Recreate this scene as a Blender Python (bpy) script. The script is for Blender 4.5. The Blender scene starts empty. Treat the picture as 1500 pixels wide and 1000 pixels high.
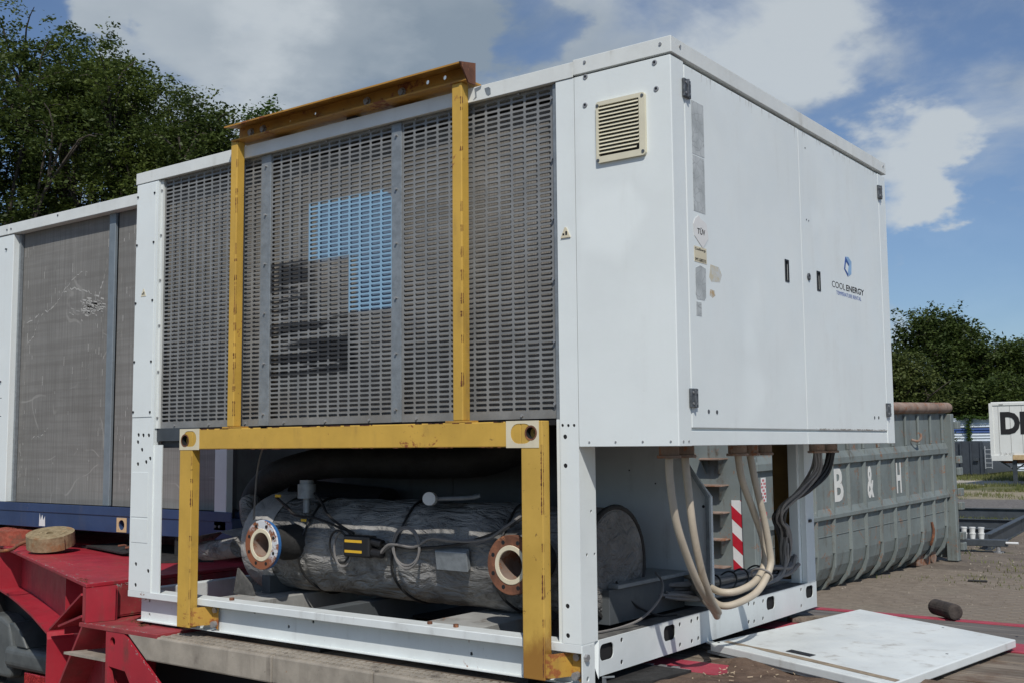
import bpy, bmesh, math, random
import numpy as np
from mathutils import Vector, Matrix, noise
random.seed(7); rng = np.random.default_rng(7)
sc = bpy.context.scene
COL = sc.collection
R = math.radians

# ------------------------------------------------------------------ camera
cam_d = bpy.data.cameras.new('camera'); cam = bpy.data.objects.new('camera', cam_d); COL.objects.link(cam)
CP = Vector((1.8499, -3.4382, 0.9871)); YAW, PIT, ROL = 0.6431, 0.0930, -0.0087
fw = Vector((-math.sin(YAW)*math.cos(PIT), math.cos(YAW)*math.cos(PIT), math.sin(PIT)))
rt = Vector((math.cos(YAW), math.sin(YAW), 0)); up = rt.cross(fw)
r2 = rt*math.cos(ROL)+up*math.sin(ROL); u2 = up*math.cos(ROL)-rt*math.sin(ROL)
cam.matrix_world = Matrix(((r2.x, u2.x, -fw.x, CP.x), (r2.y, u2.y, -fw.y, CP.y), (r2.z, u2.z, -fw.z, CP.z), (0, 0, 0, 1)))
cam_d.sensor_width = 36; cam_d.lens = 36*1610.87/1500; cam_d.clip_start = 0.05; cam_d.clip_end = 2000
sc.camera = cam

# ------------------------------------------------------------------ light
SUN = Vector((0.575, -0.69, 1.0)).normalized()
SUN_EL = math.asin(SUN.z); SUN_ROT = math.atan2(SUN.x, SUN.y)
sd = bpy.data.lights.new('sun', 'SUN'); sd.energy = 3.1; sd.angle = R(0.55); sd.color = (1.0, 0.955, 0.89)
so = bpy.data.objects.new('sun', sd); COL.objects.link(so); so.location = SUN*60
so.rotation_euler = (-SUN).to_track_quat('-Z', 'Y').to_euler()
w = bpy.data.worlds.new('World'); sc.world = w; w.use_nodes = True
nt = w.node_tree; nt.nodes.clear()
def wn(t, **k):
    n = nt.nodes.new(t)
    for a, b in k.items(): setattr(n, a, b)
    return n
def wmath(op, a, b=None, c=None, clamp=False):
    n = wn('ShaderNodeMath', operation=op, use_clamp=clamp)
    for i, v in enumerate((a, b, c)):
        if v is None: continue
        if isinstance(v, (int, float)): n.inputs[i].default_value = v
        else: nt.links.new(v, n.inputs[i])
    return n.outputs[0]
sky = wn('ShaderNodeTexSky', sky_type='NISHITA', sun_disc=False); sky.sun_elevation = SUN_EL; sky.sun_rotation = SUN_ROT
sky.air_density = 1.0; sky.dust_density = 0.7; sky.ozone_density = 1.2
tc = wn('ShaderNodeTexCoord')
nrm = wn('ShaderNodeVectorMath', operation='NORMALIZE'); nt.links.new(tc.outputs['Generated'], nrm.inputs[0])
mp = wn('ShaderNodeMapping'); mp.inputs['Scale'].default_value = (1, 1, 1.9); mp.inputs['Location'].default_value = (0.37, 1.1, 0.2)
nt.links.new(nrm.outputs[0], mp.inputs[0])
n1 = wn('ShaderNodeTexNoise'); n1.inputs['Scale'].default_value = 3.6; n1.inputs['Detail'].default_value = 12; n1.inputs['Roughness'].default_value = 0.56; n1.inputs['Distortion'].default_value = 0.5
n2 = wn('ShaderNodeTexNoise'); n2.inputs['Scale'].default_value = 4.5; n2.inputs['Detail'].default_value = 6; n2.inputs['Roughness'].default_value = 0.5
nt.links.new(mp.outputs[0], n1.inputs['Vector']); nt.links.new(mp.outputs[0], n2.inputs['Vector'])
dens = wmath('MULTIPLY_ADD', n1.outputs['Fac'], 5.6, -2.62)
bright = wmath('MULTIPLY_ADD', n2.outputs['Fac'], 1.6, -0.45)
wnz = wn('ShaderNodeTexNoise'); wnz.inputs['Scale'].default_value = 7.5; wnz.inputs['Detail'].default_value = 6; wnz.inputs['Roughness'].default_value = .55; nt.links.new(mp.outputs[0], wnz.inputs['Vector'])
wof = wn('ShaderNodeVectorMath', operation='MULTIPLY_ADD'); nt.links.new(wnz.outputs['Color'], wof.inputs[0]); wof.inputs[1].default_value = (.26, .26, .26); wof.inputs[2].default_value = (-.13, -.13, -.13)
wdr = wn('ShaderNodeVectorMath', operation='ADD'); nt.links.new(nrm.outputs[0], wdr.inputs[0]); nt.links.new(wof.outputs[0], wdr.inputs[1])
wdn = wn('ShaderNodeVectorMath', operation='NORMALIZE'); nt.links.new(wdr.outputs[0], wdn.inputs[0])
# cloud banks seen in the sky: direction, angular radius (deg), density, brightness
for d, rad, amt, br in [((-.712, .611, .346), 13, 1.3, -.45), ((-.60, .73, .33), 9, 1.0, -.35), ((-.75, .55, .37), 6, .6, 1.0), ((-.68, .63, .37), 5, .2, .7), ((-.431, .824, .368), 8, 1.0, .5), ((-.36, .86, .35), 5, .6, .7), ((-.33, .88, .30), 6, .25, .3),
                        ((-.345, .93, .25), 3.0, -.7, 0), ((-.290, .936, .200), 3.2, 1.5, .8), ((-.26, .945, .18), 2.5, .9, .5), ((-.24, .93, .27), 8, .45, .6), ((-.20, .95, .23), 5, .4, .5), ((-.86, .40, .34), 7, -2.4, 0), ((-.80, .47, .37), 3, -.8, 0),
                        ((-.545, .751, .375), 2.4, -1.1, 0), ((-.24, .962, .115), 4.0, -1.9, 0), ((-.214, .974, .075), 2.2, 1.1, .7), ((-.31, .945, .09), 2.5, .9, .1), ((-.40, .85, .40), 2.5, -.5, 0)]:
    dt = wn('ShaderNodeVectorMath', operation='DOT_PRODUCT'); nt.links.new(wdn.outputs[0], dt.inputs[0]); dt.inputs[1].default_value = Vector(d).normalized()
    mr = wn('ShaderNodeMapRange', interpolation_type='SMOOTHSTEP'); nt.links.new(dt.outputs['Value'], mr.inputs['Value'])
    mr.inputs['From Min'].default_value = math.cos(R(rad*1.25)); mr.inputs['From Max'].default_value = math.cos(R(rad*.25))
    dens = wmath('MULTIPLY_ADD', mr.outputs['Result'], amt, dens)
    if br: bright = wmath('MULTIPLY_ADD', mr.outputs['Result'], br*.6, bright)
cm = wn('ShaderNodeMapRange', interpolation_type='SMOOTHSTEP'); nt.links.new(dens, cm.inputs['Value'])
cm.inputs['From Min'].default_value = 0.0; cm.inputs['From Max'].default_value = 1.7; cm.inputs['To Min'].default_value = 0.10; cm.inputs['To Max'].default_value = 0.90
cr = wn('ShaderNodeValToRGB'); nt.links.new(bright, cr.inputs[0])
cr.color_ramp.elements[0].position = 0.0; cr.color_ramp.elements[0].color = (.285, .350, .415, 1)
cr.color_ramp.elements[1].position = 1.0; cr.color_ramp.elements[1].color = (.63, .685, .72, 1)
csc = wn('ShaderNodeVectorMath', operation='SCALE'); nt.links.new(cr.outputs[0], csc.inputs[0]); csc.inputs['Scale'].default_value = 8.0
skm = wn('ShaderNodeVectorMath', operation='MULTIPLY'); nt.links.new(sky.outputs[0], skm.inputs[0]); skm.inputs[1].default_value = (.56, .68, .84)
mx = wn('ShaderNodeMix', data_type='RGBA'); nt.links.new(cm.outputs['Result'], mx.inputs[0]); nt.links.new(skm.outputs[0], mx.inputs[6]); nt.links.new(csc.outputs[0], mx.inputs[7])
bg = wn('ShaderNodeBackground'); bg.inputs['Strength'].default_value = 0.1; nt.links.new(mx.outputs[2], bg.inputs[0])
wo = wn('ShaderNodeOutputWorld'); nt.links.new(bg.outputs[0], wo.inputs[0])
sc.view_settings.view_transform = 'Standard'; sc.view_settings.look = 'None'; sc.view_settings.gamma = 1
sc.view_settings.exposure = 0.13; sc.view_settings.use_curve_mapping = False
sc.cycles.max_bounces = 6; sc.cycles.diffuse_bounces = 3; sc.cycles.glossy_bounces = 3

# ------------------------------------------------------------------ materials
class NT:
    def __init__(s, name):
        s.m = bpy.data.materials.new(name); s.m.use_nodes = True; s.t = s.m.node_tree; s.t.nodes.clear()
        s.b = s.n('ShaderNodeBsdfPrincipled'); s.o = s.n('ShaderNodeOutputMaterial'); s.l(s.b.outputs[0], s.o.inputs[0])
        s.tc = s.n('ShaderNodeTexCoord').outputs['Object']
    def n(s, t, **k):
        n = s.t.nodes.new(t)
        for a, b in k.items(): setattr(n, a, b)
        return n
    def l(s, a, b): s.t.links.new(a, b)
    def mapped(s, scale, loc=(0, 0, 0), rot=(0, 0, 0), vec=None):
        m = s.n('ShaderNodeMapping'); s.l(vec or s.tc, m.inputs[0]); m.inputs['Scale'].default_value = scale
        m.inputs['Location'].default_value = loc; m.inputs['Rotation'].default_value = rot; return m.outputs[0]
    def noise(s, scale, detail=4, rough=.55, vec=None, dist=0):
        n = s.n('ShaderNodeTexNoise'); n.inputs['Scale'].default_value = scale; n.inputs['Detail'].default_value = detail
        n.inputs['Roughness'].default_value = rough; n.inputs['Distortion'].default_value = dist; s.l(vec or s.tc, n.inputs['Vector']); return n.outputs['Fac']
    def rng(s, v, a, b, c=0., d=1., smooth=True):
        m = s.n('ShaderNodeMapRange', interpolation_type='SMOOTHSTEP' if smooth else 'LINEAR'); s.l(v, m.inputs['Value'])
        for k, x in zip(('From Min', 'From Max', 'To Min', 'To Max'), (a, b, c, d)): m.inputs[k].default_value = x
        return m.outputs['Result']
    def mix(s, f, a, b):
        m = s.n('ShaderNodeMix', data_type='RGBA')
        if isinstance(f, (int, float)): m.inputs[0].default_value = f
        else: s.l(f, m.inputs[0])
        for i, v in ((6, a), (7, b)):
            if isinstance(v, tuple): m.inputs[i].default_value = (*v, 1) if len(v) == 3 else v
            else: s.l(v, m.inputs[i])
        return m.outputs[2]
    def math(s, op, a, b=None, clamp=False):
        n = s.n('ShaderNodeMath', operation=op, use_clamp=clamp)
        for i, v in enumerate((a, b)):
            if v is None: continue
            if isinstance(v, (int, float)): n.inputs[i].default_value = v
            else: s.l(v, n.inputs[i])
        return n.outputs[0]
    def set(s, col=None, rough=None, metal=None, bump=None, bs=.3, bd=.01, spec=None):
        if col is not None:
            if isinstance(col, tuple): s.b.inputs['Base Color'].default_value = (*col, 1)
            else: s.l(col, s.b.inputs['Base Color'])
        if rough is not None:
            if isinstance(rough, (int, float)): s.b.inputs['Roughness'].default_value = rough
            else: s.l(rough, s.b.inputs['Roughness'])
        if metal is not None: s.b.inputs['Metallic'].default_value = metal
        if spec is not None: s.b.inputs['Specular IOR Level'].default_value = spec
        if bump is not None:
            b = s.n('ShaderNodeBump'); b.inputs['Strength'].default_value = bs; b.inputs['Distance'].default_value = bd
            s.l(bump, b.inputs['Height']); s.l(b.outputs[0], s.b.inputs['Normal'])
        return s.m

def paint(name, base, var=.06, rough=.5, dirt=.25, dirtcol=(.16, .14, .12), rust=0., rustcol=(.16, .055, .02), scale=3., bump=.15, chip=None, patch=0):
    """weathered paint: soft tone changes, vertical dirt runs, fine grime and rust breaking through"""
    t = NT(name)
    tone = t.noise(scale, 5, .6)
    c = t.mix(t.rng(tone, .3, .7), tuple(x*(1-var) for x in base), tuple(min(1, x*(1+var)) for x in base))
    if patch: c = t.mix(t.math('MULTIPLY', t.rng(t.noise(1.5, 3, .45, t.mapped((1, 1, 1), (3, 1, 7))), .58, .66), patch), c, tuple(min(1, x*1.09) for x in base))
    runs = t.noise(1, 6, .62, t.mapped((9, 9, .9)))
    grime = t.noise(7, 8, .7)
    f = t.math('MULTIPLY', t.rng(runs, .5, .78), t.rng(grime, .38, .66))
    f = t.math('MULTIPLY', f, dirt*2.2, clamp=True)
    c = t.mix(f, c, dirtcol)
    spk = t.rng(t.noise(85, 3, .6), .69, .76)
    c = t.mix(t.math('MULTIPLY', spk, min(1, dirt*1.3)), c, dirtcol)
    rg = t.rng(grime, .3, .7, rough-.08, rough+.16)
    if rust > 0:
        r1 = t.noise(5.5, 9, .72, None, .6); r2_ = t.noise(38, 5, .7)
        m = t.math('ADD', t.math('MULTIPLY', r1, .68), t.math('MULTIPLY', r2_, .32))
        m = t.rng(m, .64-.13*rust, .68-.11*rust)
        rc = t.mix(t.noise(60, 4, .7), rustcol, tuple(x*2.1 for x in rustcol))
        c = t.mix(m, c, rc); rg = t.math('MAXIMUM', rg, t.math('MULTIPLY', m, .85))
    if chip:
        k = t.rng(t.noise(14, 9, .75), .665, .69); c = t.mix(k, c, chip)
    return t.set(c, rg, bump=t.math('ADD', t.noise(26, 6, .65), t.math('MULTIPLY', t.noise(1.7, 2, .4), 9.0)), bs=bump, bd=.004)

def plain(name, col, rough=.6, metal=0., var=.15, scale=18, bs=.25, bd=.003):
    t = NT(name); n = t.noise(scale, 6, .65)
    return t.set(t.mix(t.rng(n, .3, .7), tuple(x*(1-var) for x in col), tuple(min(1, x*(1+var)) for x in col)), rough, metal, n, bs, bd)

M = {}
M['white'] = paint('white_paint', (.745, .79, .775), .03, .36, .09, (.40, .385, .35), 0, scale=2.2, bump=.12, patch=.8)
M['white_frame'] = paint('white_frame_paint', (.68, .72, .71), .05, .48, .28, (.22, .21, .19), .18, scale=4)
M['white_dirty'] = paint('dirty_white_paint', (.33, .33, .31), .18, .7, .9, (.12, .10, .08), .55, (.20, .08, .03), scale=6)
M['trim'] = paint('roof_trim_paint', (.68, .705, .68), .05, .45, .3, (.36, .35, .30), 0, scale=5)
M['inner_dark'] = paint('dark_box_and_shade_paint', (.085, .095, .10), .1, .6, .5, (.06, .055, .05), 0, scale=5)  # dark boxes, and painted-in shade on the left divider parts
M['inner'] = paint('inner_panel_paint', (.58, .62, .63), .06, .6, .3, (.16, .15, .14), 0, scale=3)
M['yellow'] = paint('yellow_paint', (.56, .345, .060), .10, .5, .35, (.20, .12, .05), .42, (.17, .055, .018), scale=4, chip=(.12, .05, .02))
M['yellow_rusty'] = paint('rusty_yellow_paint', (.47, .27, .045), .15, .6, .6, (.14, .07, .03), .9, (.20, .065, .018), scale=6, chip=(.10, .04, .018))
M['grille'] = None
M['galv'] = plain('galvanised_steel', (.25, .275, .29), .45, .35, .15, 30)
M['hinge'] = plain('dull_zinc', (.10, .11, .12), .5, .4, .45, 60)
M['black'] = plain('black_plastic_and_shade', (.012, .012, .013), .5)  # black parts, plus holes and gaps coloured as if shaded
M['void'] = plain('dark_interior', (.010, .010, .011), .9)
M['rubber'] = plain('black_rubber', (.022, .021, .020), .75, 0, .4, 22, .5, .006)
M['cream'] = paint('cream_paint', (.66, .60, .44), .06, .5, .3, (.3, .22, .12), .12, scale=8)
M['vent'] = plain('cream_plastic', (.66, .62, .47), .45, 0, .05, 10, .05)
M['rust'] = paint('rusty_steel', (.16, .065, .035), .35, .85, .5, (.06, .03, .02), .8, (.22, .09, .04), scale=14, bump=.6)
M['rust_brown'] = paint('rusted_pipe_paint', (.26, .19, .15), .3, .8, .5, (.10, .06, .04), 1.0, (.16, .07, .035), scale=5, bump=.5)
M['red'] = paint('red_paint', (.36, .022, .036), .14, .42, .6, (.12, .05, .04), .14, (.17, .09, .05), scale=3, chip=(.42, .30, .26))
M['red_dirty'] = paint('worn_red_paint', (.27, .035, .04), .2, .6, .9, (.16, .11, .08), .6, (.14, .08, .05), scale=6, chip=(.35, .25, .2))
M['blue'] = paint('blue_paint', (.028, .052, .125), .12, .45, .3, (.10, .10, .12), .05, (.2, .1, .05), scale=3, chip=(.30, .33, .38))
M['skip'] = paint('grey_green_paint', (.178, .205, .198), .13, .62, .8, (.10, .085, .065), .62, (.16, .085, .05), scale=2.2, bump=.4, chip=(.30, .32, .31))
M['skip_dark'] = plain('dark_grey_paint', (.045, .055, .068), .5, 0, .12, 4)
M['steel_dark'] = plain('dark_grey_steel', (.055, .065, .075), .5, .1, .2, 6)
M['checker'] = paint('tan_steel', (.31, .275, .225), .18, .6, .9, (.13, .11, .09), .2, (.2, .12, .07), scale=7, bump=.5)
M['conduit'] = paint('beige_hose', (.47, .41, .32), .08, .55, .5, (.22, .17, .12), 0, scale=9, bump=.2)
M['panel_white'] = paint('scuffed_white_paint', (.68, .715, .70), .05, .42, .6, (.38, .36, .32), 0, scale=3, bump=.2, patch=.6)
M['cable'] = plain('grey_cable', (.19, .18, .17), .5, 0, .1, 20)
M['cable_black'] = plain('black_cable', (.02, .02, .02), .5)
M['yellow_plastic'] = plain('yellow_plastic', (.70, .42, .03), .4, 0, .05)
M['white_plastic'] = plain('white_plastic', (.72, .73, .71), .35, 0, .06, 9, .05)
M['white_print'] = plain('white_print', (.72, .72, .70), .6, 0, .04)
M['swap'] = paint('swap_body_white', (.72, .73, .70), .04, .5, .15, (.4, .36, .28), 0, scale=2)
M['print_black'] = plain('black_print', (.012, .012, .014), .8)
M['print_blue'] = plain('blue_print', (.035, .09, .32), .5)
M['print_paleblue'] = plain('pale_blue_print', (.27, .44, .66), .5)
M['red_print'] = plain('red_print', (.48, .018, .035), .4, 0, .08)
M['tape'] = plain('brown_tape', (.30, .235, .16), .55, 0, .25, 25)
M['bolt'] = plain('zinc_bolt', (.36, .36, .36), .4, .5, .2, 60)
M['fence_white'] = paint('fence_pale_sheet', (.58, .64, .70), .05, .5, .3, (.25, .27, .25), 0, scale=1)
M['fence_blue'] = paint('fence_blue_sheet', (.045, .09, .25), .08, .5, .3, (.1, .1, .12), 0, scale=1)

t = NT('grille_metal')                     # grey punched sheet with a blue and a black sprayed logo area
geo = t.n('ShaderNodeNewGeometry'); sep = t.n('ShaderNodeSeparateXYZ'); t.l(geo.outputs['Position'], sep.inputs[0])
def rect(t, sep, x0, x1, z0, z1, soft=.006):
    a = t.math('MULTIPLY', t.rng(sep.outputs[0], x0-soft, x0+soft), t.rng(sep.outputs[0], x1-soft, x1+soft, 1, 0))
    b = t.math('MULTIPLY', t.rng(sep.outputs[2], z0-soft, z0+soft), t.rng(sep.outputs[2], z1-soft, z1+soft, 1, 0))
    return t.math('MULTIPLY', a, b)
def logo_masks(t, sep, soft):
    blue = t.math('MAXIMUM', rect(t, sep, -1.918, -1.385, 1.838, 2.105, soft), rect(t, sep, -1.656, -1.385, 1.578, 1.85, soft))
    d = t.math('ADD', sep.outputs[0], sep.outputs[2]); blue = t.math('MULTIPLY', blue, t.rng(d, .660, .675, 1, 0))
    blk = t.math('MAXIMUM', rect(t, sep, -2.185, -1.922, 1.565, 1.85, soft), rect(t, sep, -2.185, -1.66, 1.315, 1.575, soft))
    return blue, blk
blue, blk = logo_masks(t, sep, .006)
n = t.noise(9, 7, .65); c = t.mix(t.rng(n, .3, .7), (.185, .19, .188), (.26, .265, .26))
c = t.mix(t.rng(t.noise(3, 5, .6), .5, .75, 0, .5), c, (.20, .18, .15))
wv = t.rng(t.noise(1, 3, .55, t.mapped((2.2, 2.2, 27))), .46, .54)
c = t.mix(t.math('MULTIPLY', blk, t.math('MULTIPLY', wv, .9)), c, (.022, .023, .026))
c = t.mix(t.math('MULTIPLY', blue, t.rng(n, .2, .5, .75, .95)), c, (.27, .45, .60))
M['grille'] = t.set(c, .5, .15, n, .2, .002)

t = NT('condenser_fins')                   # fine vertical fins, dusty grey brown, with crushed pale spots
geo = t.n('ShaderNodeNewGeometry'); sep = t.n('ShaderNodeSeparateXYZ'); t.l(geo.outputs['Position'], sep.inputs[0])
fin = t.noise(1, 2, .5, t.mapped((260, 260, 2))); row = t.noise(1, 3, .5, t.mapped((1, 1, 38))); big = t.noise(2.4, 6, .6)
c = t.mix(t.rng(big, .3, .7), (.23, .215, .19), (.32, .30, .272))
c = t.mix(t.rng(row, .42, .62, 0, .35), c, (.16, .15, .13)); c = t.mix(t.rng(fin, .35, .65, 0, .45), c, (.12, .112, .10))
b2, k2 = logo_masks(t, sep, .015)
wv = t.rng(t.noise(1, 3, .55, t.mapped((2.2, 2.2, 27))), .42, .52)
c = t.mix(t.math('MULTIPLY', b2, .72), c, (.12, .22, .36)); c = t.mix(t.math('MULTIPLY', k2, t.math('MULTIPLY', wv, .85)), c, (.02, .02, .022))
M['coil'] = t.set(c, .75, .1, t.math('ADD', fin, t.math('MULTIPLY', row, .7)), .5, .003)

t = NT('bare_condenser_fins')              # open coil with scratches, dents and white scuffs
fin = t.noise(1, 2, .5, t.mapped((230, 230, 2))); row = t.noise(1, 3, .5, t.mapped((1.2, 1.2, 30))); big = t.noise(1.6, 6, .6)
c = t.mix(t.rng(big, .3, .7), (.205, .20, .185), (.265, .26, .243))
c = t.mix(t.rng(row, .42, .62, 0, .3), c, (.135, .128, .115)); c = t.mix(t.rng(fin, .35, .65, 0, .45), c, (.11, .104, .095))
v1 = t.n('ShaderNodeTexVoronoi', feature='DISTANCE_TO_EDGE'); v1.inputs['Scale'].default_value = .9
dm = t.n('ShaderNodeVectorMath', operation='ADD'); nz = t.n('ShaderNodeTexNoise'); nz.inputs['Scale'].default_value = 1.7; t.l(t.tc, nz.inputs['Vector'])
t.l(t.mapped((1, 1, 1.5)), dm.inputs[0]); t.l(nz.outputs['Color'], dm.inputs[1]); t.l(dm.outputs[0], v1.inputs['Vector'])
scr = t.math('MULTIPLY', t.rng(v1.outputs['Distance'], .004, .010, 1, 0), t.rng(t.noise(2.3, 3), .54, .62))
c = t.mix(t.math('MULTIPLY', scr, .35), c, (.42, .41, .38))
sp = t.rng(t.noise(1, 7, .7, t.mapped((9, 9, 4))), .68, .74); c = t.mix(t.math('MULTIPLY', sp, .6), c, (.44, .43, .40))
sp2 = t.rng(t.noise(1, 6, .7, t.mapped((7, 7, 2), (5, 2, 1))), .70, .75); c = t.mix(t.math('MULTIPLY', sp2, .8), c, (.05, .048, .045))
M['coil_bare'] = t.set(c, .75, .1, t.math('ADD', fin, row), .4, .003)

t = NT('insulation_wrap')                  # grey padded wrap with creases, soot and worn patches
n = t.noise(3, 7, .62); cr_ = t.noise(1, 4, .55, t.mapped((4.5, 9, 13)), 2.2); st = t.noise(5, 8, .7)
c = t.mix(t.rng(n, .3, .7), (.22, .215, .20), (.40, .39, .37)); c = t.mix(t.rng(st, .50, .70, 0, .9), c, (.055, .05, .046))
c = t.mix(t.rng(t.noise(1.3, 4), .5, .62, 0, .55), c, (.085, .083, .08)); c = t.mix(t.rng(t.noise(2.1, 6, .65, t.mapped((1, 1, 1), (4, 4, 4))), .55, .66, 0, .85), c, (.05, .042, .034))
M['insul'] = t.set(c, .62, 0, t.math('ADD', t.math('MULTIPLY', cr_, 1.5), t.math('MULTIPLY', n, .5)), 1.0, .03)
t = NT('dark_insulation'); n = t.noise(6, 7, .62)
M['insul_dark'] = t.set(t.mix(t.rng(n, .3, .7), (.010, .010, .010), (.030, .030, .029)), .7, 0, n, .8, .02)
t = NT('weathered_sticker'); v = t.n('ShaderNodeTexVoronoi', feature='DISTANCE_TO_EDGE'); v.inputs['Scale'].default_value = 26; t.l(t.mapped((1, 1, 1)), v.inputs['Vector'])
c = t.mix(t.rng(t.noise(12, 6), .35, .65), (.36, .385, .385), (.50, .53, .53)); c = t.mix(t.math('MULTIPLY', t.rng(v.outputs['Distance'], .01, .03, 1, 0), .55), c, (.22, .23, .23))
M['sticker_old'] = t.set(c, .6)
t = NT('blue_white_rust'); n = t.noise(22, 7, .7); geo = t.n('ShaderNodeNewGeometry'); sep = t.n('ShaderNodeSeparateXYZ'); t.l(geo.outputs['Position'], sep.inputs[0])
c = t.mix(t.rng(n, .46, .54), (.22, .085, .04), (.58, .60, .62)); dia = t.math('ADD', t.math('ADD', sep.outputs[0], sep.outputs[2]), t.math('MULTIPLY', n, .10))
c = t.mix(t.rng(dia, -1.80, -1.70), (.24, .085, .04), c); c = t.mix(t.rng(t.math('ADD', sep.outputs[1], t.math('MULTIPLY', n, .006)), .122, .126), c, (.035, .14, .36))
M['flange_blue'] = t.set(c, .6, 0, n, .5, .004)
t = NT('stripy_timber'); g = t.noise(1, 7, .7, t.mapped((1.2, 22, 22))); n = t.noise(4, 7, .7)
c = t.mix(t.rng(g, .3, .72), (.085, .066, .048), (.27, .225, .175)); c = t.mix(t.rng(n, .5, .7, 0, .8), c, (.11, .065, .04))
c = t.mix(t.rng(t.noise(18, 6, .75), .62, .68, 0, .7), c, (.045, .03, .022))
M['plank'] = t.set(c, .85, 0, t.math('ADD', g, n), .6, .008)
t = NT('grey_timber'); g = t.noise(1, 7, .7, t.mapped((1.4, 26, 26))); n = t.noise(4, 7, .7)
c = t.mix(t.rng(g, .3, .72), (.08, .072, .065), (.19, .175, .16)); M['plank_grey'] = t.set(c, .85, 0, t.math('ADD', g, n), .6, .008)
t = NT('brown_dirt'); n = t.noise(9, 8, .72); n2_ = t.noise(40, 5, .7)
c = t.mix(t.rng(n, .3, .7), (.075, .045, .03), (.17, .115, .08)); c = t.mix(t.rng(n2_, .6, .7, 0, .6), c, (.33, .27, .20)); M['dirt'] = t.set(c, .95, 0, t.math('ADD', n, n2_), .8, .012)
t = NT('paver_concrete'); oi = t.n('ShaderNodeObjectInfo'); n = t.noise(7, 7, .7); n2_ = t.noise(60, 4, .7)
c = t.mix(t.rng(n, .3, .7), (.15, .125, .097), (.25, .212, .168)); c = t.mix(t.math('MULTIPLY', oi.outputs['Random'], .35), c, (.20, .155, .12)); c = t.mix(t.rng(n2_, .6, .72, 0, .5), c, (.07, .06, .05))
M['paver'] = t.set(c, .93, 0, n2_, .5, .004)
t = NT('strap_tan'); n = t.noise(30, 6, .7); c = t.mix(t.rng(n, .3, .7), (.20, .15, .08), (.34, .27, .16)); c = t.mix(t.rng(t.noise(9, 6, .7), .55, .68, 0, .8), c, (.28, .13, .05)); M['strap_tan'] = t.set(c, .85, 0, n, .5, .004)
t = NT('strap_red'); n = t.noise(30, 6, .7); c = t.mix(t.rng(n, .3, .7), (.24, .045, .025), (.38, .10, .06)); c = t.mix(t.rng(t.noise(9, 6, .7), .52, .68, 0, .8), c, (.13, .08, .05)); M['strap_red'] = t.set(c, .85, 0, n, .5, .004)
t = NT('mudguard_plastic'); n = t.noise(6, 7, .65); c = t.mix(t.rng(n, .3, .7), (.065, .073, .074), (.11, .12, .118)); M['mudguard'] = t.set(c, .5, 0, n, .2, .004)
t = NT('tail_lamp_plastic'); M['tail_lamp'] = t.set(t.mix(t.rng(t.noise(90, 2), .45, .6), (.20, .006, .01), (.42, .03, .03)), .12)

def leafmat(name, a, b, tr=.36):
    t = NT(name); n = t.noise(.9, 4, .6); n2_ = t.noise(9, 3, .6)
    c = t.mix(t.rng(t.math('ADD', t.math('MULTIPLY', n, .6), t.math('MULTIPLY', n2_, .4)), .36, .64), a, b)
    t.set(c, .55, spec=.3); tl = t.n('ShaderNodeBsdfTranslucent'); t.l(c, tl.inputs[0]); ms = t.n('ShaderNodeMixShader'); ms.inputs[0].default_value = tr
    t.l(t.b.outputs[0], ms.inputs[1]); t.l(tl.outputs[0], ms.inputs[2]); t.l(ms.outputs[0], t.o.inputs[0]); return t.m
M['leaf_oak'] = leafmat('oak_leaves', (.046, .072, .016), (.13, .17, .038))
M['leaf_dark'] = leafmat('dark_leaves', (.034, .056, .014), (.095, .13, .030))
M['leaf_light'] = leafmat('light_leaves', (.040, .078, .016), (.10, .165, .034))
M['leaf_lime'] = leafmat('lime_leaves', (.052, .072, .018), (.12, .145, .04))
M['grass'] = leafmat('grass_blades', (.085, .115, .028), (.23, .225, .09), .3)
M['bark'] = plain('bark', (.055, .045, .035), .9, 0, .4, 8, .7, .03)

M['grime'] = plain('dark_grime', (.10, .098, .092), .85, 0, .5, 14, .4, .003)
t = NT('pale_padding'); n = t.noise(4, 6, .6); M['pad'] = t.set(t.mix(t.rng(n, .3, .7), (.30, .29, .275), (.48, .465, .44)), .65, 0, t.noise(1, 4, .5, t.mapped((9, 5, 16)), 1.0), .8, .02)
M['stone'] = plain('small_stones', (.22, .19, .155), .9, 0, .5, 6)
M['yellow_shaded'] = paint('shaded_yellow_paint', (.17, .095, .022), .15, .7, .6, (.08, .05, .02), .5, scale=5)  # yellow frame paint darkened to brown, shade put into the colour
M['rust_edge'] = plain('rusted_edge', (.14, .05, .02), .9, 0, .5, 80)
M['log'] = plain('dark_log_wood', (.05, .04, .034), .85, 0, .4, 22, .7, .01)
M['crossbar'] = paint('rusty_orange_paint', (.42, .215, .035), .18, .6, .6, (.14, .06, .025), .75, (.15, .05, .018), scale=7, chip=(.09, .04, .02))
M['red_deck'] = paint('faded_red_paint', (.36, .045, .07), .15, .6, .5, (.16, .11, .08), .2, (.14, .08, .05), scale=5)
M['cream_wood'] = plain('pale_split_wood', (.55, .44, .30), .8)
M['cream_rust'] = paint('worn_cream_paint', (.55, .40, .22), .12, .6, .4, (.2, .1, .05), .5, (.2, .09, .04), scale=9)
M['galv_blue'] = plain('blue_grey_strip', (.20, .235, .26), .5, .2, .1, 12)
M['scuff'] = plain('white_scuff', (.42, .415, .39), .8, 0, .15, 60)
M['letter'] = paint('worn_white_letter_paint', (.70, .70, .66), .05, .6, .25, (.3, .27, .2), .30, (.22, .10, .05), scale=6)
M['galv_light'] = plain('bright_galvanised', (.45, .47, .48), .4, .3)
M['seam_grey'] = plain('grey_seam', (.30, .30, .29), .7)

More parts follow.
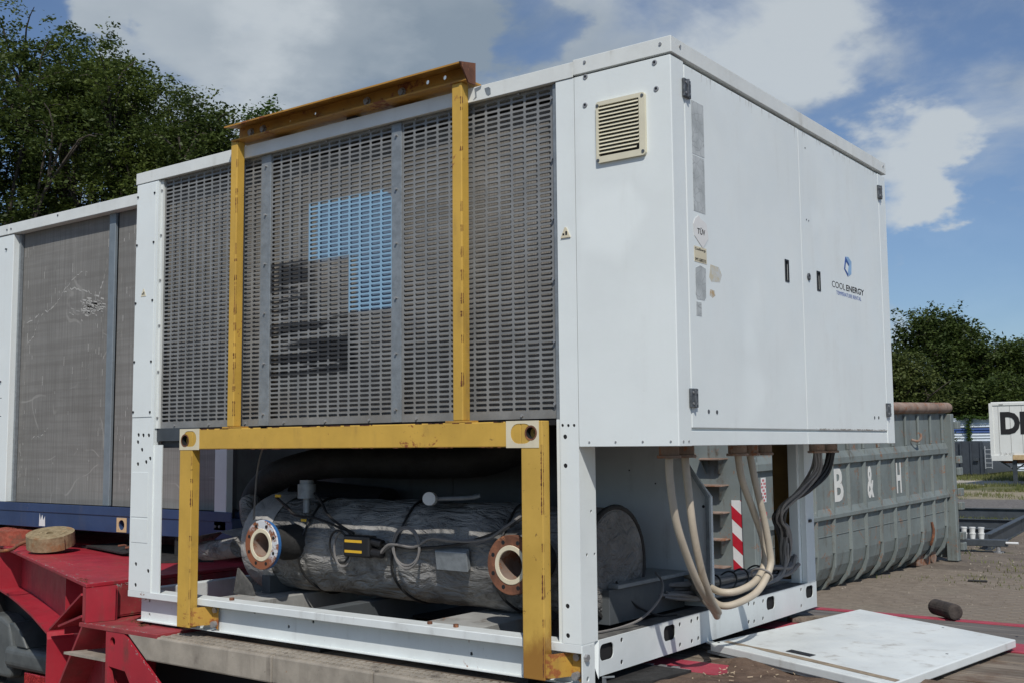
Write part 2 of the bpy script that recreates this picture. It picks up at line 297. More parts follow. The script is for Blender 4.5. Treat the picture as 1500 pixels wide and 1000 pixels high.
# ------------------------------------------------------------------ mesh helpers
class MB:
    def __init__(s): s.v = []; s.f = []
    def add(s, vs, fs):
        o = len(s.v); s.v += [tuple(p) for p in vs]; s.f += [tuple(i+o for i in f) for f in fs]; return s
    def box(s, x0, x1, y0, y1, z0, z1):
        return s.add([(x, y, z) for z in (z0, z1) for y in (y0, y1) for x in (x0, x1)], [(0, 2, 3, 1), (4, 5, 7, 6), (0, 1, 5, 4), (2, 6, 7, 3), (0, 4, 6, 2), (1, 3, 7, 5)])
    def obox(s, o, a, b, c):
        """box from corner o along vectors a, b, c (right-handed)"""
        o, a, b, c = map(Vector, (o, a, b, c)); return s.add([o, o+a, o+b, o+a+b, o+c, o+a+c, o+b+c, o+a+b+c], [(0, 2, 3, 1), (4, 5, 7, 6), (0, 1, 5, 4), (2, 6, 7, 3), (0, 4, 6, 2), (1, 3, 7, 5)])
    def prism(s, pts, d):
        """closed loop of 3D points extruded by vector d"""
        d = Vector(d); pts = [Vector(p) for p in pts]; n = len(pts)
        nrm = Vector((0, 0, 0))
        for i in range(n): nrm += (pts[i]-pts[0]).cross(pts[(i+1) % n]-pts[0])
        if nrm.dot(d) > 0: pts = pts[::-1]
        return s.add(pts+[p+d for p in pts], [tuple(range(n)), tuple(range(2*n-1, n-1, -1))]+[(i, i+n, (i+1) % n+n, (i+1) % n) for i in range(n)])
    def cyl(s, p0, p1, r0, r1=None, n=16, caps=True):
        p0, p1 = Vector(p0), Vector(p1); r1 = r0 if r1 is None else r1; z = (p1-p0).normalized()
        x = z.orthogonal().normalized(); y = z.cross(x); vs = []
        for p, r in ((p0, r0), (p1, r1)): vs += [p+(x*math.cos(2*math.pi*i/n)+y*math.sin(2*math.pi*i/n))*r for i in range(n)]
        fs = [(i, (i+1) % n, (i+1) % n+n, i+n) for i in range(n)]
        if caps: fs += [tuple(range(n))[::-1], tuple(range(n, 2*n))]
        return s.add(vs, fs)
    def lathe(s, o, ax, prof, n=32):
        """profile [(distance along axis, radius)], open"""
        o, z = Vector(o), Vector(ax).normalized(); x = z.orthogonal().normalized(); y = z.cross(x); vs = []; m = len(prof)
        for t_, r in prof: vs += [o+z*t_+(x*math.cos(2*math.pi*i/n)+y*math.sin(2*math.pi*i/n))*r for i in range(n)]
        return s.add(vs, [(j*n+i, j*n+(i+1) % n, (j+1)*n+(i+1) % n, (j+1)*n+i) for j in range(m-1) for i in range(n)])
    def tube(s, pts, r, n=8, sub=6, closed=False, r_end=None):
        P = [Vector(p) for p in pts]
        if sub > 1 and len(P) > 2:
            Q = []; m = len(P)
            rngi = range(m) if closed else range(m-1)
            for i in rngi:
                a = P[(i-1) % m] if closed or i > 0 else P[0]*2-P[1]; b = P[i]; c = P[(i+1) % m]; d = P[(i+2) % m] if closed or i+2 < m else P[-1]*2-P[-2]
                for k in range(sub):
                    t_ = k/sub; Q.append(.5*((2*b)+(c-a)*t_+(2*a-5*b+4*c-d)*t_*t_+(3*b-a-3*c+d)*t_**3))
            if not closed: Q.append(P[-1])
            P = Q
        m = len(P); vs = []; prev = None
        for i, p in enumerate(P):
            z = ((P[(i+1) % m] if closed or i < m-1 else P[i])-(P[(i-1) % m] if closed or i > 0 else P[i])).normalized()
            x = (z.orthogonal() if prev is None else prev-z*prev.dot(z)).normalized(); prev = x; y = z.cross(x)
            rr = r if r_end is None else r+(r_end-r)*i/(m-1)
            vs += [p+(x*math.cos(2*math.pi*k/n)+y*math.sin(2*math.pi*k/n))*rr for k in range(n)]
        fs = [(j*n+i, j*n+(i+1) % n, ((j+1) % m)*n+(i+1) % n, ((j+1) % m)*n+i) for j in range(m if closed else m-1) for i in range(n)]
        if not closed: fs += [tuple(range(n))[::-1], tuple(range((m-1)*n, m*n))]
        return s.add(vs, fs)

def wloc(o):
    v = Vector((0, 0, 0))
    while o: v += o.location; o = o.parent
    return v
def tag(o, label=None, cat=None, group=None, kind=None):
    for k, v in (('label', label), ('category', cat), ('group', group), ('kind', kind)):
        if v: o[k] = v
    return o
def obj(name, mb, mat, parent=None, label=None, cat=None, group=None, kind=None, bevel=0, smooth=False, base=None, seg=1):
    """link one mesh object; geometry is given in world coordinates"""
    off = wloc(parent) if parent else Vector(base or (0, 0, 0))
    me = bpy.data.meshes.new(name)
    me.from_pydata([(x-off.x, y-off.y, z-off.z) for x, y, z in mb.v], [], mb.f); me.update()
    me.materials.append(M[mat] if isinstance(mat, str) else mat)
    o = bpy.data.objects.new(name, me); COL.objects.link(o)
    if parent: o.parent = parent
    else: o.location = off
    if smooth: me.polygons.foreach_set('use_smooth', [True]*len(me.polygons)); me.set_sharp_from_angle(angle=R(38))
    if bevel:
        b = o.modifiers.new('bevel', 'BEVEL'); b.width = bevel; b.segments = seg; b.limit_method = 'ANGLE'; b.angle_limit = R(40); b.harden_normals = False
    return tag(o, label, cat, group, kind)
def thing(name, label, cat, loc, group=None):
    o = bpy.data.objects.new(name, None); COL.objects.link(o); o.location = loc; o.empty_display_size = .2
    return tag(o, label, cat, group)
def group_part(name, parent, label=None):
    o = bpy.data.objects.new(name, None); COL.objects.link(o); o.parent = parent; o.empty_display_size = .1; return tag(o, label)
def drill(o, mb):
    """cut the closed solids of mb (world coordinates) out of o"""
    off = wloc(o); me = bpy.data.meshes.new('cut'); me.from_pydata([(x-off.x, y-off.y, z-off.z) for x, y, z in mb.v], [], mb.f); me.update()
    c = bpy.data.objects.new('cut', me); COL.objects.link(c); c.location = off
    b = o.modifiers.new('cut', 'BOOLEAN'); b.operation = 'DIFFERENCE'; b.solver = 'EXACT'; b.object = c
    while o.modifiers[0].name != 'cut': o.modifiers.move(len(o.modifiers)-1, 0)
    bev = [m for m in o.modifiers if m.type == 'BEVEL']; keep = [(m.width, m.segments) for m in bev]
    for m in bev: o.modifiers.remove(m)
    bpy.context.view_layer.update(); dg = bpy.context.evaluated_depsgraph_get()
    nm = bpy.data.meshes.new_from_object(o.evaluated_get(dg)); o.modifiers.clear(); o.data = nm
    for wd_, sg_ in keep:
        b = o.modifiers.new('bevel', 'BEVEL'); b.width = min(wd_, .003); b.segments = sg_; b.limit_method = 'ANGLE'; b.angle_limit = R(40)
    bpy.data.objects.remove(c); 
    return o
def text(name, s, mat, origin, ax, ay, height, parent, width=None, bold=0., label=None, depth=.0006):
    cu = bpy.data.curves.new(name, 'FONT'); cu.body = s; cu.size = 1; cu.offset = bold; cu.extrude = 0; cu.resolution_u = 3
    to = bpy.data.objects.new(name, cu); COL.objects.link(to); bpy.context.view_layer.update()
    me = bpy.data.meshes.new_from_object(to.evaluated_get(bpy.context.evaluated_depsgraph_get())); bpy.data.objects.remove(to)
    xs = [v.co.x for v in me.vertices]; ys = [v.co.y for v in me.vertices]
    sy = height/(max(ys)-min(ys)); sx = (width/(max(xs)-min(xs))) if width else sy
    O, AX, AY = Vector(origin), Vector(ax).normalized(), Vector(ay).normalized(); AZ = AX.cross(AY); off = wloc(parent)
    for v in me.vertices: v.co = O+AX*((v.co.x-min(xs))*sx)+AY*((v.co.y-min(ys))*sy)-off
    bm = bmesh.new(); bm.from_mesh(me); r_ = bmesh.ops.extrude_face_region(bm, geom=bm.faces[:])
    bmesh.ops.translate(bm, verts=[g for g in r_['geom'] if isinstance(g, bmesh.types.BMVert)], vec=AZ*depth); bmesh.ops.recalc_face_normals(bm, faces=bm.faces[:])
    for f_ in bm.faces: f_.smooth = False
    bm.to_mesh(me); bm.free()
    me.materials.clear(); me.materials.append(M[mat]); o = bpy.data.objects.new(name, me); COL.objects.link(o); o.parent = parent
    return tag(o, label)
def mesh_np(name, V, F, mat, parent=None, base=(0, 0, 0), **k):
    """V (n,3), F (m,4 or 3) numpy"""
    off = np.array(wloc(parent) if parent else Vector(base)); V = (V-off).astype(np.float32); m, q = F.shape
    me = bpy.data.meshes.new(name); me.vertices.add(len(V)); me.vertices.foreach_set('co', V.ravel()); me.loops.add(m*q); me.loops.foreach_set('vertex_index', F.astype(np.int32).ravel())
    me.polygons.add(m); me.polygons.foreach_set('loop_start', np.arange(0, m*q, q, dtype=np.int32)); me.polygons.foreach_set('loop_total', np.full(m, q, dtype=np.int32)); me.update(calc_edges=True)
    me.materials.append(M[mat]); o = bpy.data.objects.new(name, me); COL.objects.link(o)
    if parent: o.parent = parent
    else: o.location = tuple(off)
    return tag(o, **k)
# ================================================================== ground and far yard
G = -.76
t = NT('yard_ground'); geo = t.n('ShaderNodeNewGeometry'); sep = t.n('ShaderNodeSeparateXYZ'); t.l(geo.outputs['Position'], sep.inputs[0]); pos = geo.outputs['Position']
na = t.noise(.35, 7, .65, pos); nb = t.noise(2.2, 8, .7, pos); nc = t.noise(14, 6, .75, pos); nd = t.noise(60, 3, .7, pos)
yy = t.math('ADD', sep.outputs[1], t.math('MULTIPLY', t.math('SUBTRACT', na, .5), 5.0)); yy = t.math('ADD', yy, t.math('MULTIPLY', t.math('SUBTRACT', nb, .5), 1.6))
soil = t.mix(t.rng(nb, .3, .7), (.105, .085, .066), (.20, .165, .128)); soil = t.mix(t.rng(nc, .5, .7, 0, .6), soil, (.255, .215, .17)); soil = t.mix(t.rng(nd, .58, .72, 0, .5), soil, (.06, .05, .04))
gravel = t.mix(t.rng(nc, .35, .65), (.085, .078, .072), (.20, .185, .17)); grass = t.mix(t.rng(nc, .3, .7), (.06, .068, .026), (.15, .15, .062))
dry = t.mix(t.rng(nc, .3, .7), (.22, .185, .12), (.31, .27, .19)); track = t.mix(t.rng(nc, .3, .7), (.36, .33, .28), (.44, .41, .36))
c = soil
for a, b, col in ((20.5, 22, grass), (24.5, 25.5, gravel), (31.5, 32.5, dry), (37, 38, grass), (41.5, 43, track), (50, 52, grass), (58, 62, grass)):
    c = t.mix(t.rng(yy, a, b), c, col)
c = t.mix(t.rng(t.math('ADD', t.math('MULTIPLY', na, .5), t.math('MULTIPLY', nb, .5)), .56, .62, 0, .55), c, grass)
t.set(c, .95, 0, t.math('ADD', nb, t.math('MULTIPLY', nc, .6)), .8, .03); M['ground'] = t.m
mb = MB(); mb.add([(-900, -900, G), (900, -900, G), (900, 900, G), (-900, 900, G)], [(0, 1, 2, 3)]); obj('ground', mb, 'ground', kind='structure')

# block paving, partly under sand
mb = MB(); mb.add([(-3.9, 7.9, G+.004), (0.6, 7.9, G+.004), (.6, 12.2, G+.004), (-3.9, 12.2, G+.004)], [(0, 1, 2, 3)])
t = NT('sand_bedding'); n = t.noise(16, 7, .72); n2_ = t.noise(2, 6, .7); c = t.mix(t.rng(n, .3, .7), (.15, .124, .095), (.25, .212, .165)); M['sand'] = t.set(t.mix(t.rng(n2_, .5, .68, 0, .5), c, (.08, .065, .05)), .95, 0, n, .6, .01)
yard = obj('paved_yard', mb, 'sand', kind='structure')
pv = []; pm = None; an = R(9)
ca, sa = math.cos(an), math.sin(an)
for j in range(-22, 40):
    for i in range(-16, 22):
        lx = i*.212+(j % 2)*.106; ly = j*.108; x = -1.9+lx*ca-ly*sa; y = 10.0+lx*sa+ly*ca
        if not (-3.7 < x < .5 and 8.05 < y < 12.05): continue
        if noise.noise(Vector((x*.8, y*.8, 3))) > .22+.5*max(0, 1-(12.05-y)/1.2)*-1 and y > 10.8: continue
        pv.append((x, y, noise.fractal(Vector((x*.9, y*.9, 0)), 1, 2, 3)*.010-.0065))
pv.sort(key=lambda p: (p[0]-CP.x)**2+(p[1]-CP.y)**2+(0 if (p[0]+1.2) > (p[1]-9.6)*-.3 else 60))
rest = MB()
for k, (x, y, dz) in enumerate(pv):
    if k < 300:
        if pm is None:
            m_ = MB(); m_.prism([(-.102, -.05, 0), (.102, -.05, 0), (.102, .05, 0), (-.102, .05, 0)], (0, 0, .012)); m_.v[4:] = [(a*.97, b*.94, c_) for a, b, c_ in m_.v[4:]]
            o = obj('paver', m_, 'paver', yard); pm = o
        else: o = pm.copy(); COL.objects.link(o); o.parent = yard
        o.location = (x, y, G+.002+dz); o.rotation_euler = (random.uniform(-.02, .02), random.uniform(-.02, .02), an+random.uniform(-.03, .03))
    else:
        s = .1; c0 = Vector((x, y, G+.002+dz)); a = Vector((ca, sa, 0)); b = Vector((-sa, ca, 0)); rest.obox(c0-a*.1-b*.049, a*.2, b*.098, Vector((0, 0, .011)))
obj('far_paving', rest, 'paver', yard, kind='stuff')

# grass and weeds
def grass_patch(name, zones, label=None):
    V = []; 
    for (x0, x1, y0, y1, n_, h) in zones:
        c = np.stack([rng.uniform(x0, x1, n_), rng.uniform(y0, y1, n_), np.full(n_, G)], 1)
        keep = np.array([noise.noise(Vector((float(p[0])*.55, float(p[1])*.55, 1.))) > -.12 for p in c]); c = c[keep]; n_ = len(c)
        hh = h*rng.uniform(.4, 1.2, n_); a = rng.uniform(0, 6.28, n_); wd = .006+.010*hh/.2; l = rng.normal(0, .35, (n_, 2))*hh[:, None]
        d = np.stack([np.cos(a)*wd, np.sin(a)*wd, np.zeros(n_)], 1)
        tip = c+np.concatenate([l, hh[:, None]], 1); V.append(np.stack([c-d, c+d, tip], 1).reshape(-1, 3))
    V = np.concatenate(V); F = np.arange(len(V)).reshape(-1, 3); return mesh_np(name, V, F, 'grass', kind='stuff')
grass_patch('grass', [(-9, 2, 21, 25, 16000, .10), (-12, 2, 31, 36, 6000, .12), (-14, 0, 36.5, 42, 16000, .16), (-16, -4, 47, 61, 16000, .22), (-4.2, 2, 12.5, 20.5, 900, .05), (-3.6, -1.2, 10.5, 13.5, 500, .05), (-30, -14, 20, 60, 9000, .3)])

# ------------------------------------------------------------------ chiller
ch = thing('industrial_chiller', 'large white industrial chiller with slotted grille and yellow lifting frame standing on the trailer bed', 'chiller', (-1.61, 1.17, .1))
# base frame ----------------------------------------------------------
mb = MB(); mb.box(-3.232, -.42, 0, .004, .2205, .2532).box(-3.232, -.42, .004, .095, .2492, .2532)
obj('rail_flange', mb, 'white_frame', ch, bevel=.002)
web = obj('front_rail', MB().box(-3.19, -.424, .055, .061, .098, .249).box(-3.19, -.424, .030, .055, .098, .102), 'white_frame', ch)
cut = MB()
for x, z in ((-2.06, .213), (-2.062, .165), (-.99, .218), (-.985, .155), (-1.9, .20), (-2.30, .21), (-3.12, .2), (-3.12, .13)): cut.cyl((x, .03, z), (x, .08, z), .008, n=10)
drill(web, cut)
obj('far_rail', MB().box(-3.232, -.48, 2.18, 2.262, .12, .253), 'white_frame', ch, bevel=.002)
obj('left_rail', MB().box(-3.232, -3.17, .1, 2.18, .12, .253), 'white_frame', ch, bevel=.002)
er = obj('end_rail', MB().box(-.424, -.42, .118, 2.262, .121, .253).box(-.52, -.424, .118, 2.18, .249, .253), 'white_frame', ch)
def oblong(mb, x0, x1, y, z, w_, h_, r=None, n=6):
    """rounded slot cutter on a plane x = const"""
    r = min(w_, h_)/2*.75 if r is None else r; pts = []
    for cy, cz, a0 in ((w_/2-r, h_/2-r, 0), (-w_/2+r, h_/2-r, 90), (-w_/2+r, -h_/2+r, 180), (w_/2-r, -h_/2+r, 270)):
        for k in range(n+1): a = R(a0+90*k/n); pts.append((x0, y+cy+r*math.cos(a), z+cz+r*math.sin(a)))
    return mb.prism(pts, (x1-x0, 0, 0))
obj('rail_tab', MB().add([(-.42, .1175, .253), (-.42, .1175, .121), (-.405, .088, .118), (-.455, .085, .250)], [(0, 1, 2, 3)]), 'white_frame', ch)
cut = MB(); hol = MB()
for y, z in ((.172, .205), (.661, .206), (1.674, .208), (2.166, .208)): oblong(cut, -.44, -.41, y, z, .098, .062)
for y, z in ((.75, .228), (.854, .228), (.911, .232), (.749, .145), (.854, .145), (.913, .148), (1.425, .232), (1.484, .228), (1.587, .227), (1.421, .151), (1.481, .145), (1.581, .146), (2.054, .231), (2.051, .149), (.281, .232), (.279, .149)):
    cut.cyl((-.44, y, z), (-.41, y, z), .0095, n=10); hol.cyl((-.4245, y, z), (-.4225, y, z), .0094, n=10)
drill(er, cut); obj('bolt_hole_shade', hol, 'black', ch, kind='stuff')  # black discs inside the drilled holes stand in for their shade
obj('rail_hole_backdrop_shade', MB().box(-.47, -.432, .13, 2.258, .125, .247), 'void', ch)  # near-black fill painted as the shade behind the rail holes
cp = obj('corner_plate', MB().box(-.424, -.418, .002, .085, .03, .2495), 'white_frame', ch, bevel=.001)
drill(cp, MB().cyl((-.44, .036, .126), (-.41, .036, .126), .009, n=10))
obj('corner_bolt', MB().cyl((-.418, .022, .205), (-.406, .022, .205), .014, n=6), 'bolt', ch)
for x0, x1, m_ in ((-1.27, -.98, 'white_dirty'), (-2.62, -2.36, 'white_dirty'), (-1.95, -1.88, 'inner_dark')):
    obj('cross_member', MB().box(x0, x1, .096, 2.17, .13, .251), m_, ch, bevel=.003)
obj('cross_bolts', MB().cyl((-1.06, .05, .2535), (-1.06, .05, .266), .011, n=6).cyl((-1.2, .05, .2535), (-1.2, .05, .264), .011, n=6).cyl((-2.46, .05, .2535), (-2.46, .05, .266), .012, n=6), 'rust', ch, kind='stuff')
obj('base_floor_sheet', MB().box(-3.15, -.53, .70, 2.17, .14, .15), 'void', ch)  # near-black sheet across the base floor
# posts ---------------------------------------------------------------
ps = obj('corner_post', MB().box(-.504, -.42, 0, .112, .2535, 2.384), 'white', ch)
cut = MB(); hol = MB()
for x, z, r in ((-.492, 1.057, .006), (-.466, 1.056, .006), (-.44, 1.056, .006), (-.481, 1.014, .009), (-.481, .906, .009), (-.48, .389, .009), (-.48, .282, .009)): cut.cyl((x, -.01, z), (x, .02, z), r, n=12); hol.cyl((x, .002, z), (x, .005, z), r-.0001, n=12)
for y, z in ((.078, .735), (.045, .576), (.097, .574)): cut.cyl((-.44, y, z), (-.41, y, z), .006, n=10); hol.cyl((-.426, y, z), (-.423, y, z), .0059, n=10)
drill(ps, cut); obj('bolt_hole_shade', hol, 'black', ch, kind='stuff')  # black discs paint the shade inside the post holes
obj('post_return', MB().box(-.527, -.5045, .010, .05, .2535, 1.08), 'white', ch, bevel=.001)
obj('post_return', MB().box(-.527, -.5045, .012, .05, 1.081, 2.384), 'galv', ch)
ps = obj('corner_post', MB().box(-3.226, -3.04, 0, .028, .2535, 2.384).box(-3.04, -2.972, .006, .012, .2535, 1.00), 'white', ch)
cut = MB(); hol = MB()
for x, z in ((-3.213, 2.316), (-3.067, 2.32), (-3.213, 2.056), (-3.063, 2.057), (-3.214, 1.745), (-3.064, 1.75), (-3.214, 1.436), (-3.07, 1.432), (-3.213, 1.173), (-3.073, 1.17)): cut.cyl((x, -.01, z), (x, .02, z), .0055, n=8)
for x, z in ((-3.169, 1.053), (-3.127, 1.051), (-3.08, 1.05), (-3.173, 1.016), (-3.136, .976), (-3.098, .913), (-3.064, .931), (-3.169, .902), (-3.167, .389), (-3.061, .36), (-3.166, .283)): cut.cyl((x, -.01, z), (x, .02, z), .0105, n=12); hol.cyl((x, .003, z), (x, .006, z), .0104, n=12)
drill(ps, cut); obj('bolt_hole_shade', hol, 'black', ch, kind='stuff')  # shade inside these holes is painted by black discs
obj('post_cover', MB().box(-3.224, -3.056, -.0035, -.0005, 1.145, 2.379), 'white', ch, bevel=.002)
obj('post_cover_screws', MB().cyl((-3.213, -.002, 2.316), (-3.213, -.008, 2.316), .006, n=8).cyl((-3.067, -.002, 2.32), (-3.067, -.008, 2.32), .006, n=8).cyl((-3.213, -.002, 2.056), (-3.213, -.008, 2.056), .006, n=8).cyl((-3.067, -.002, 2.057), (-3.067, -.008, 2.057), .006, n=8).cyl((-3.213, -.002, 1.745), (-3.213, -.008, 1.745), .006, n=8).cyl((-3.067, -.002, 1.75), (-3.067, -.008, 1.75), .006, n=8).cyl((-3.213, -.002, 1.436), (-3.213, -.008, 1.436), .006, n=8).cyl((-3.067, -.002, 1.432), (-3.067, -.008, 1.432), .006, n=8).cyl((-3.213, -.002, 1.173), (-3.213, -.008, 1.173), .006, n=8).cyl((-3.067, -.002, 1.17), (-3.067, -.008, 1.17), .006, n=8), 'black', ch, kind='stuff')
obj('patch_plate', MB().box(-3.216, -3.075, -.002, -.0006, .63, .86), 'white', ch, bevel=.001)
obj('patch_plate', MB().box(-3.210, -3.072, -.002, -.0006, .50, .622), 'white', ch, bevel=.001)
obj('end_bracket', MB().box(-3.04, -2.70, .02, .05, 1.02, 1.085).box(-3.04, -2.72, .05, .08, .985, 1.02), 'steel_dark', ch)  # dark steel colour stands in for the shade on this bracket
obj('corner_post', MB().box(-.45, -.42, 2.15, 2.26, .2535, .98).box(-.50, -.45, 2.12, 2.15, .2535, .98), 'white', ch, bevel=.002)
obj('corner_post', MB().box(-3.226, -3.13, 2.15, 2.26, .2535, 2.38), 'white', ch, bevel=.002)
obj('post_clip', MB().box(-.420, -.414, 2.18, 2.215, .565, .58), 'black', ch)
# body shell ------------------------------------------------------------
obj('body_floor_light_block', MB().box(-3.2, -.425, .03, 2.25, 1.06, 1.084), 'void', ch)  # closed near-black tray added to block light from above
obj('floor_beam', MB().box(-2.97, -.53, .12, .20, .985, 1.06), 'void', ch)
obj('end_wall', MB().box(-3.225, -3.15, .11, 2.14, 1.0, 2.38), 'white', ch)
obj('far_wall', MB().box(-3.12, -.425, 2.22, 2.25, 1.0, 2.38), 'white', ch)
obj('roof_panel', MB().box(-3.23, -.425, 0.002, 2.262, 2.39, 2.441), 'white_frame', ch)
obj('coil_interior_shade', MB().box(-3.1, -.53, .20, .21, 1.085, 2.388), 'void', ch)  # near-black sheet stands in for the unlit interior behind the coil
rt_ = obj('roof_trim', MB().box(-3.232, -.4215, -.004, .0015, 2.386, 2.4465).box(-3.232, -.4215, .0015, .04, 2.4425, 2.4465), 'trim', ch, bevel=.0015)
obj('roof_trim', MB().box(-3.236, -3.2325, -.002, 2.262, 2.386, 2.446), 'trim', ch)
obj('coil', MB().box(-3.05, -.535, .075, .13, 1.09, 2.335), 'coil', ch, label='dusty grey brown condenser coil behind the slotted grille')
obj('divider_panel', MB().box(-1.95, -1.103, 1.1, 1.12, .2535, 1.055), 'inner_dark', ch); obj('divider_panel', MB().box(-3.1, -1.955, 1.1, 1.12, .2535, 1.055), 'inner_dark', ch)  # darker colour than the right part stands in for deeper shade
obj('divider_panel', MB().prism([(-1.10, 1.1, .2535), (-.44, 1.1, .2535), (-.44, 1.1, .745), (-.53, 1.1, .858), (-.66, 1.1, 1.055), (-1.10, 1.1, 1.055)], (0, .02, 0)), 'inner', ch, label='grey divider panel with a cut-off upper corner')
obj('divider_edge', MB().obox((-.458, 1.082, .2535), (.018, 0, 0), (0, .017, 0), (0, 0, .49)).obox((-.458, 1.082, .7435), (.018, 0, 0), (0, .017, 0), (-.20, 0, .285)), 'galv', ch)
obj('divider_holes', MB().cyl((-.56, 1.0985, .935), (-.56, 1.096, .935), .008, n=8).cyl((-.62, 1.0985, .69), (-.62, 1.096, .69), .008, n=8).cyl((-.475, 1.0985, .70), (-.475, 1.096, .70), .007, n=8).cyl((-.86, 1.0985, .86), (-.86, 1.096, .86), .004, n=6).cyl((-.72, 1.0985, .80), (-.72, 1.096, .80), .004, n=6), 'black', ch, kind='stuff')

# slotted grille: real holes ------------------------------------------------
def slot_panel(name, x0, x1, z0, z1, cols, rows, hx0, hx1, hz0, hz1, y=.026, th=.0025, sw=.86, sh=.60, seg=4):
    px, pz = (hx1-hx0)/cols, (hz1-hz0)/rows; a, b = px*sw/2, pz*sh/2; r = b*.96
    inner = []
    for cx, cz, a0 in ((a-r, b-r, 0), (-a+r, b-r, 90), (-a+r, -b+r, 180), (a-r, -b+r, 270)):
        for k in range(seg): an_ = R(a0+90*k/(seg-1)); inner.append((cx+r*math.cos(an_), cz+r*math.sin(an_)))
    outer = [(px/2, pz/2), (-px/2, pz/2), (-px/2, -pz/2), (px/2, -pz/2)]
    V = []; F = []; n_ = len(inner)
    for i in range(cols):
        for j in range(rows):
            cx, cz = hx0+(i+.5)*px, hz0+(j+.5)*pz; o = len(V)
            V += [(cx+u, y, cz+v) for u, v in outer]+[(cx+u, y, cz+v) for u, v in inner]+[(cx+u, y+th, cz+v) for u, v in inner]
            for q in range(4):
                for k in range(seg-1): F.append((o+q, o+4+q*seg+k+1, o+4+q*seg+k))
                e = o+4+q*seg+seg-1; nx = o+4+((q+1) % 4)*seg; F.append((o+q, o+(q+1) % 4, nx, e))
            for k in range(n_): F.append((o+4+k, o+4+(k+1) % n_, o+4+n_+(k+1) % n_, o+4+n_+k))
    mb = MB(); mb.v = V; mb.f = F
    for (a0, a1, c0, c1) in ((x0, x1, z0, hz0), (x0, x1, hz1, z1), (x0, hx0, hz0, hz1), (hx1, x1, hz0, hz1)):
        mb.add([(a0, y, c0), (a1, y, c0), (a1, y, c1), (a0, y, c1)], [(0, 1, 2, 3)])
    mb.add([(x0, y, z0), (x1, y, z0), (x1, y+.02, z0), (x0, y+.02, z0)], [(0, 3, 2, 1)])
    o = obj(name, mb, 'grille', ch); return o
ZB, ZT = 1.1135, 2.377
slot_panel('grille_panel', -3.034, -2.2485, 1.085, 2.386, 12, 61, -3.012, -2.252, ZB, ZT)
slot_panel('grille_panel', -2.1795, -1.3915, 1.085, 2.386, 12, 61, -2.178, -1.393, ZB, ZT)['label'] = 'middle slotted grille panel with pale blue and black painted logo areas'
slot_panel('grille_panel', -1.3335, -.5275, 1.085, 2.386, 12, 61, -1.328, -.543, ZB, ZT)
for x0, x1 in ((-2.248, -2.180), (-1.391, -1.334)):
    obj('grille_strip', MB().box(x0, x1, .021, .028, 1.085, 2.386), 'galv', ch, bevel=.001)
obj('side_strip', MB().box(-3.038, -3.0345, .004, .03, 1.085, 2.386), 'white_frame', ch)
obj('panel_edge', MB().box(-3.0345, -3.018, .014, .0255, 1.085, 2.386), 'trim', ch)
mb = MB()
for x in (-3.026, -2.215, -1.362, -.535):
    for z in np.linspace(1.14, 2.33, 6): mb.cyl((x, .026, z), (x, .011 if x > -3 else .008, z), .006, n=6)
for x in np.linspace(-2.9, -.7, 9): mb.cyl((x, .026, 1.098), (x, .020, 1.098), .006, n=6); mb.cyl((x, .026, 2.382), (x, .019, 2.382), .005, n=6)
obj('grille_screws', mb, 'bolt', ch, kind='stuff')

# electrical cabinet ----------------------------------------------------
cab = obj('electrical_cabinet', MB().box(-.4185, -.010, .0005, 2.336, .980, 2.384), 'white', ch, bevel=.002, label='white electrical cabinet hanging over the end of the unit')
obj('front_panel', MB().box(-.4165, 0, -.0035, .0005, .976, 2.383), 'white', cab, bevel=.0015)
obj('corner_strip', MB().box(-.010, 0, .0005, .096, .976, 2.383), 'white', cab, bevel=.0015)
obj('corner_strip', MB().box(-.010, 0, 2.2295, 2.339, .976, 2.377), 'white', cab, bevel=.0015)
obj('bottom_panel', MB().box(-.010, -.003, .0985, 1.1745, .977, 1.030), 'white', cab, bevel=.0015)
obj('bottom_panel', MB().box(-.010, -.003, 1.1775, 2.2275, .977, 1.030), 'white', cab, bevel=.0015)
obj('roof_trim', MB().box(-.4205, .006, -.006, 2.345, 2.391, 2.4525), 'trim', cab, bevel=.002)
mb = MB()
for x, z in ((-.364, 2.432), (-.037, 2.428)): mb.cyl((x, -.006, z), (x, -.010, z), .006, n=8)
for y in (.06, 2.30): mb.cyl((.006, y, 2.428), (.010, y, 2.428), .006, n=8)
for x in np.linspace(-.37, -.03, 4): mb.cyl((x, -.0035, .993), (x, -.006, .993), .004, n=6)
for y in (.03, .07): mb.cyl((0, y, .993), (.003, y, .993), .004, n=6)
obj('rivets', mb, 'bolt', cab, kind='stuff')
for x, z in ((-.367, 2.265), (-.059, 2.266), (-.364, 2.375), (-.064, 2.365)):
    obj('blind_rivet', MB().lathe((x, -.003, z), (0, -1, 0), [(0, .0115), (.004, .009), (.004, .0055), (0, .005)], 12), 'bolt', cab)
    obj('rivet_hole', MB().cyl((x, -.0035, z), (x, -.0042, z), .0055, n=8), 'black', cab)
d1 = obj('door', MB().box(-.009, .0005, .1005, 1.1635, 1.040, 2.374), 'white', ch, bevel=.0035, seg=2, label='left white cabinet door with stickers along its edge')
d2 = obj('door', MB().box(-.009, .0005, 1.1675, 2.2255, 1.040, 2.372), 'white', ch, bevel=.0035, seg=2, label='right white cabinet door with a printed logo')
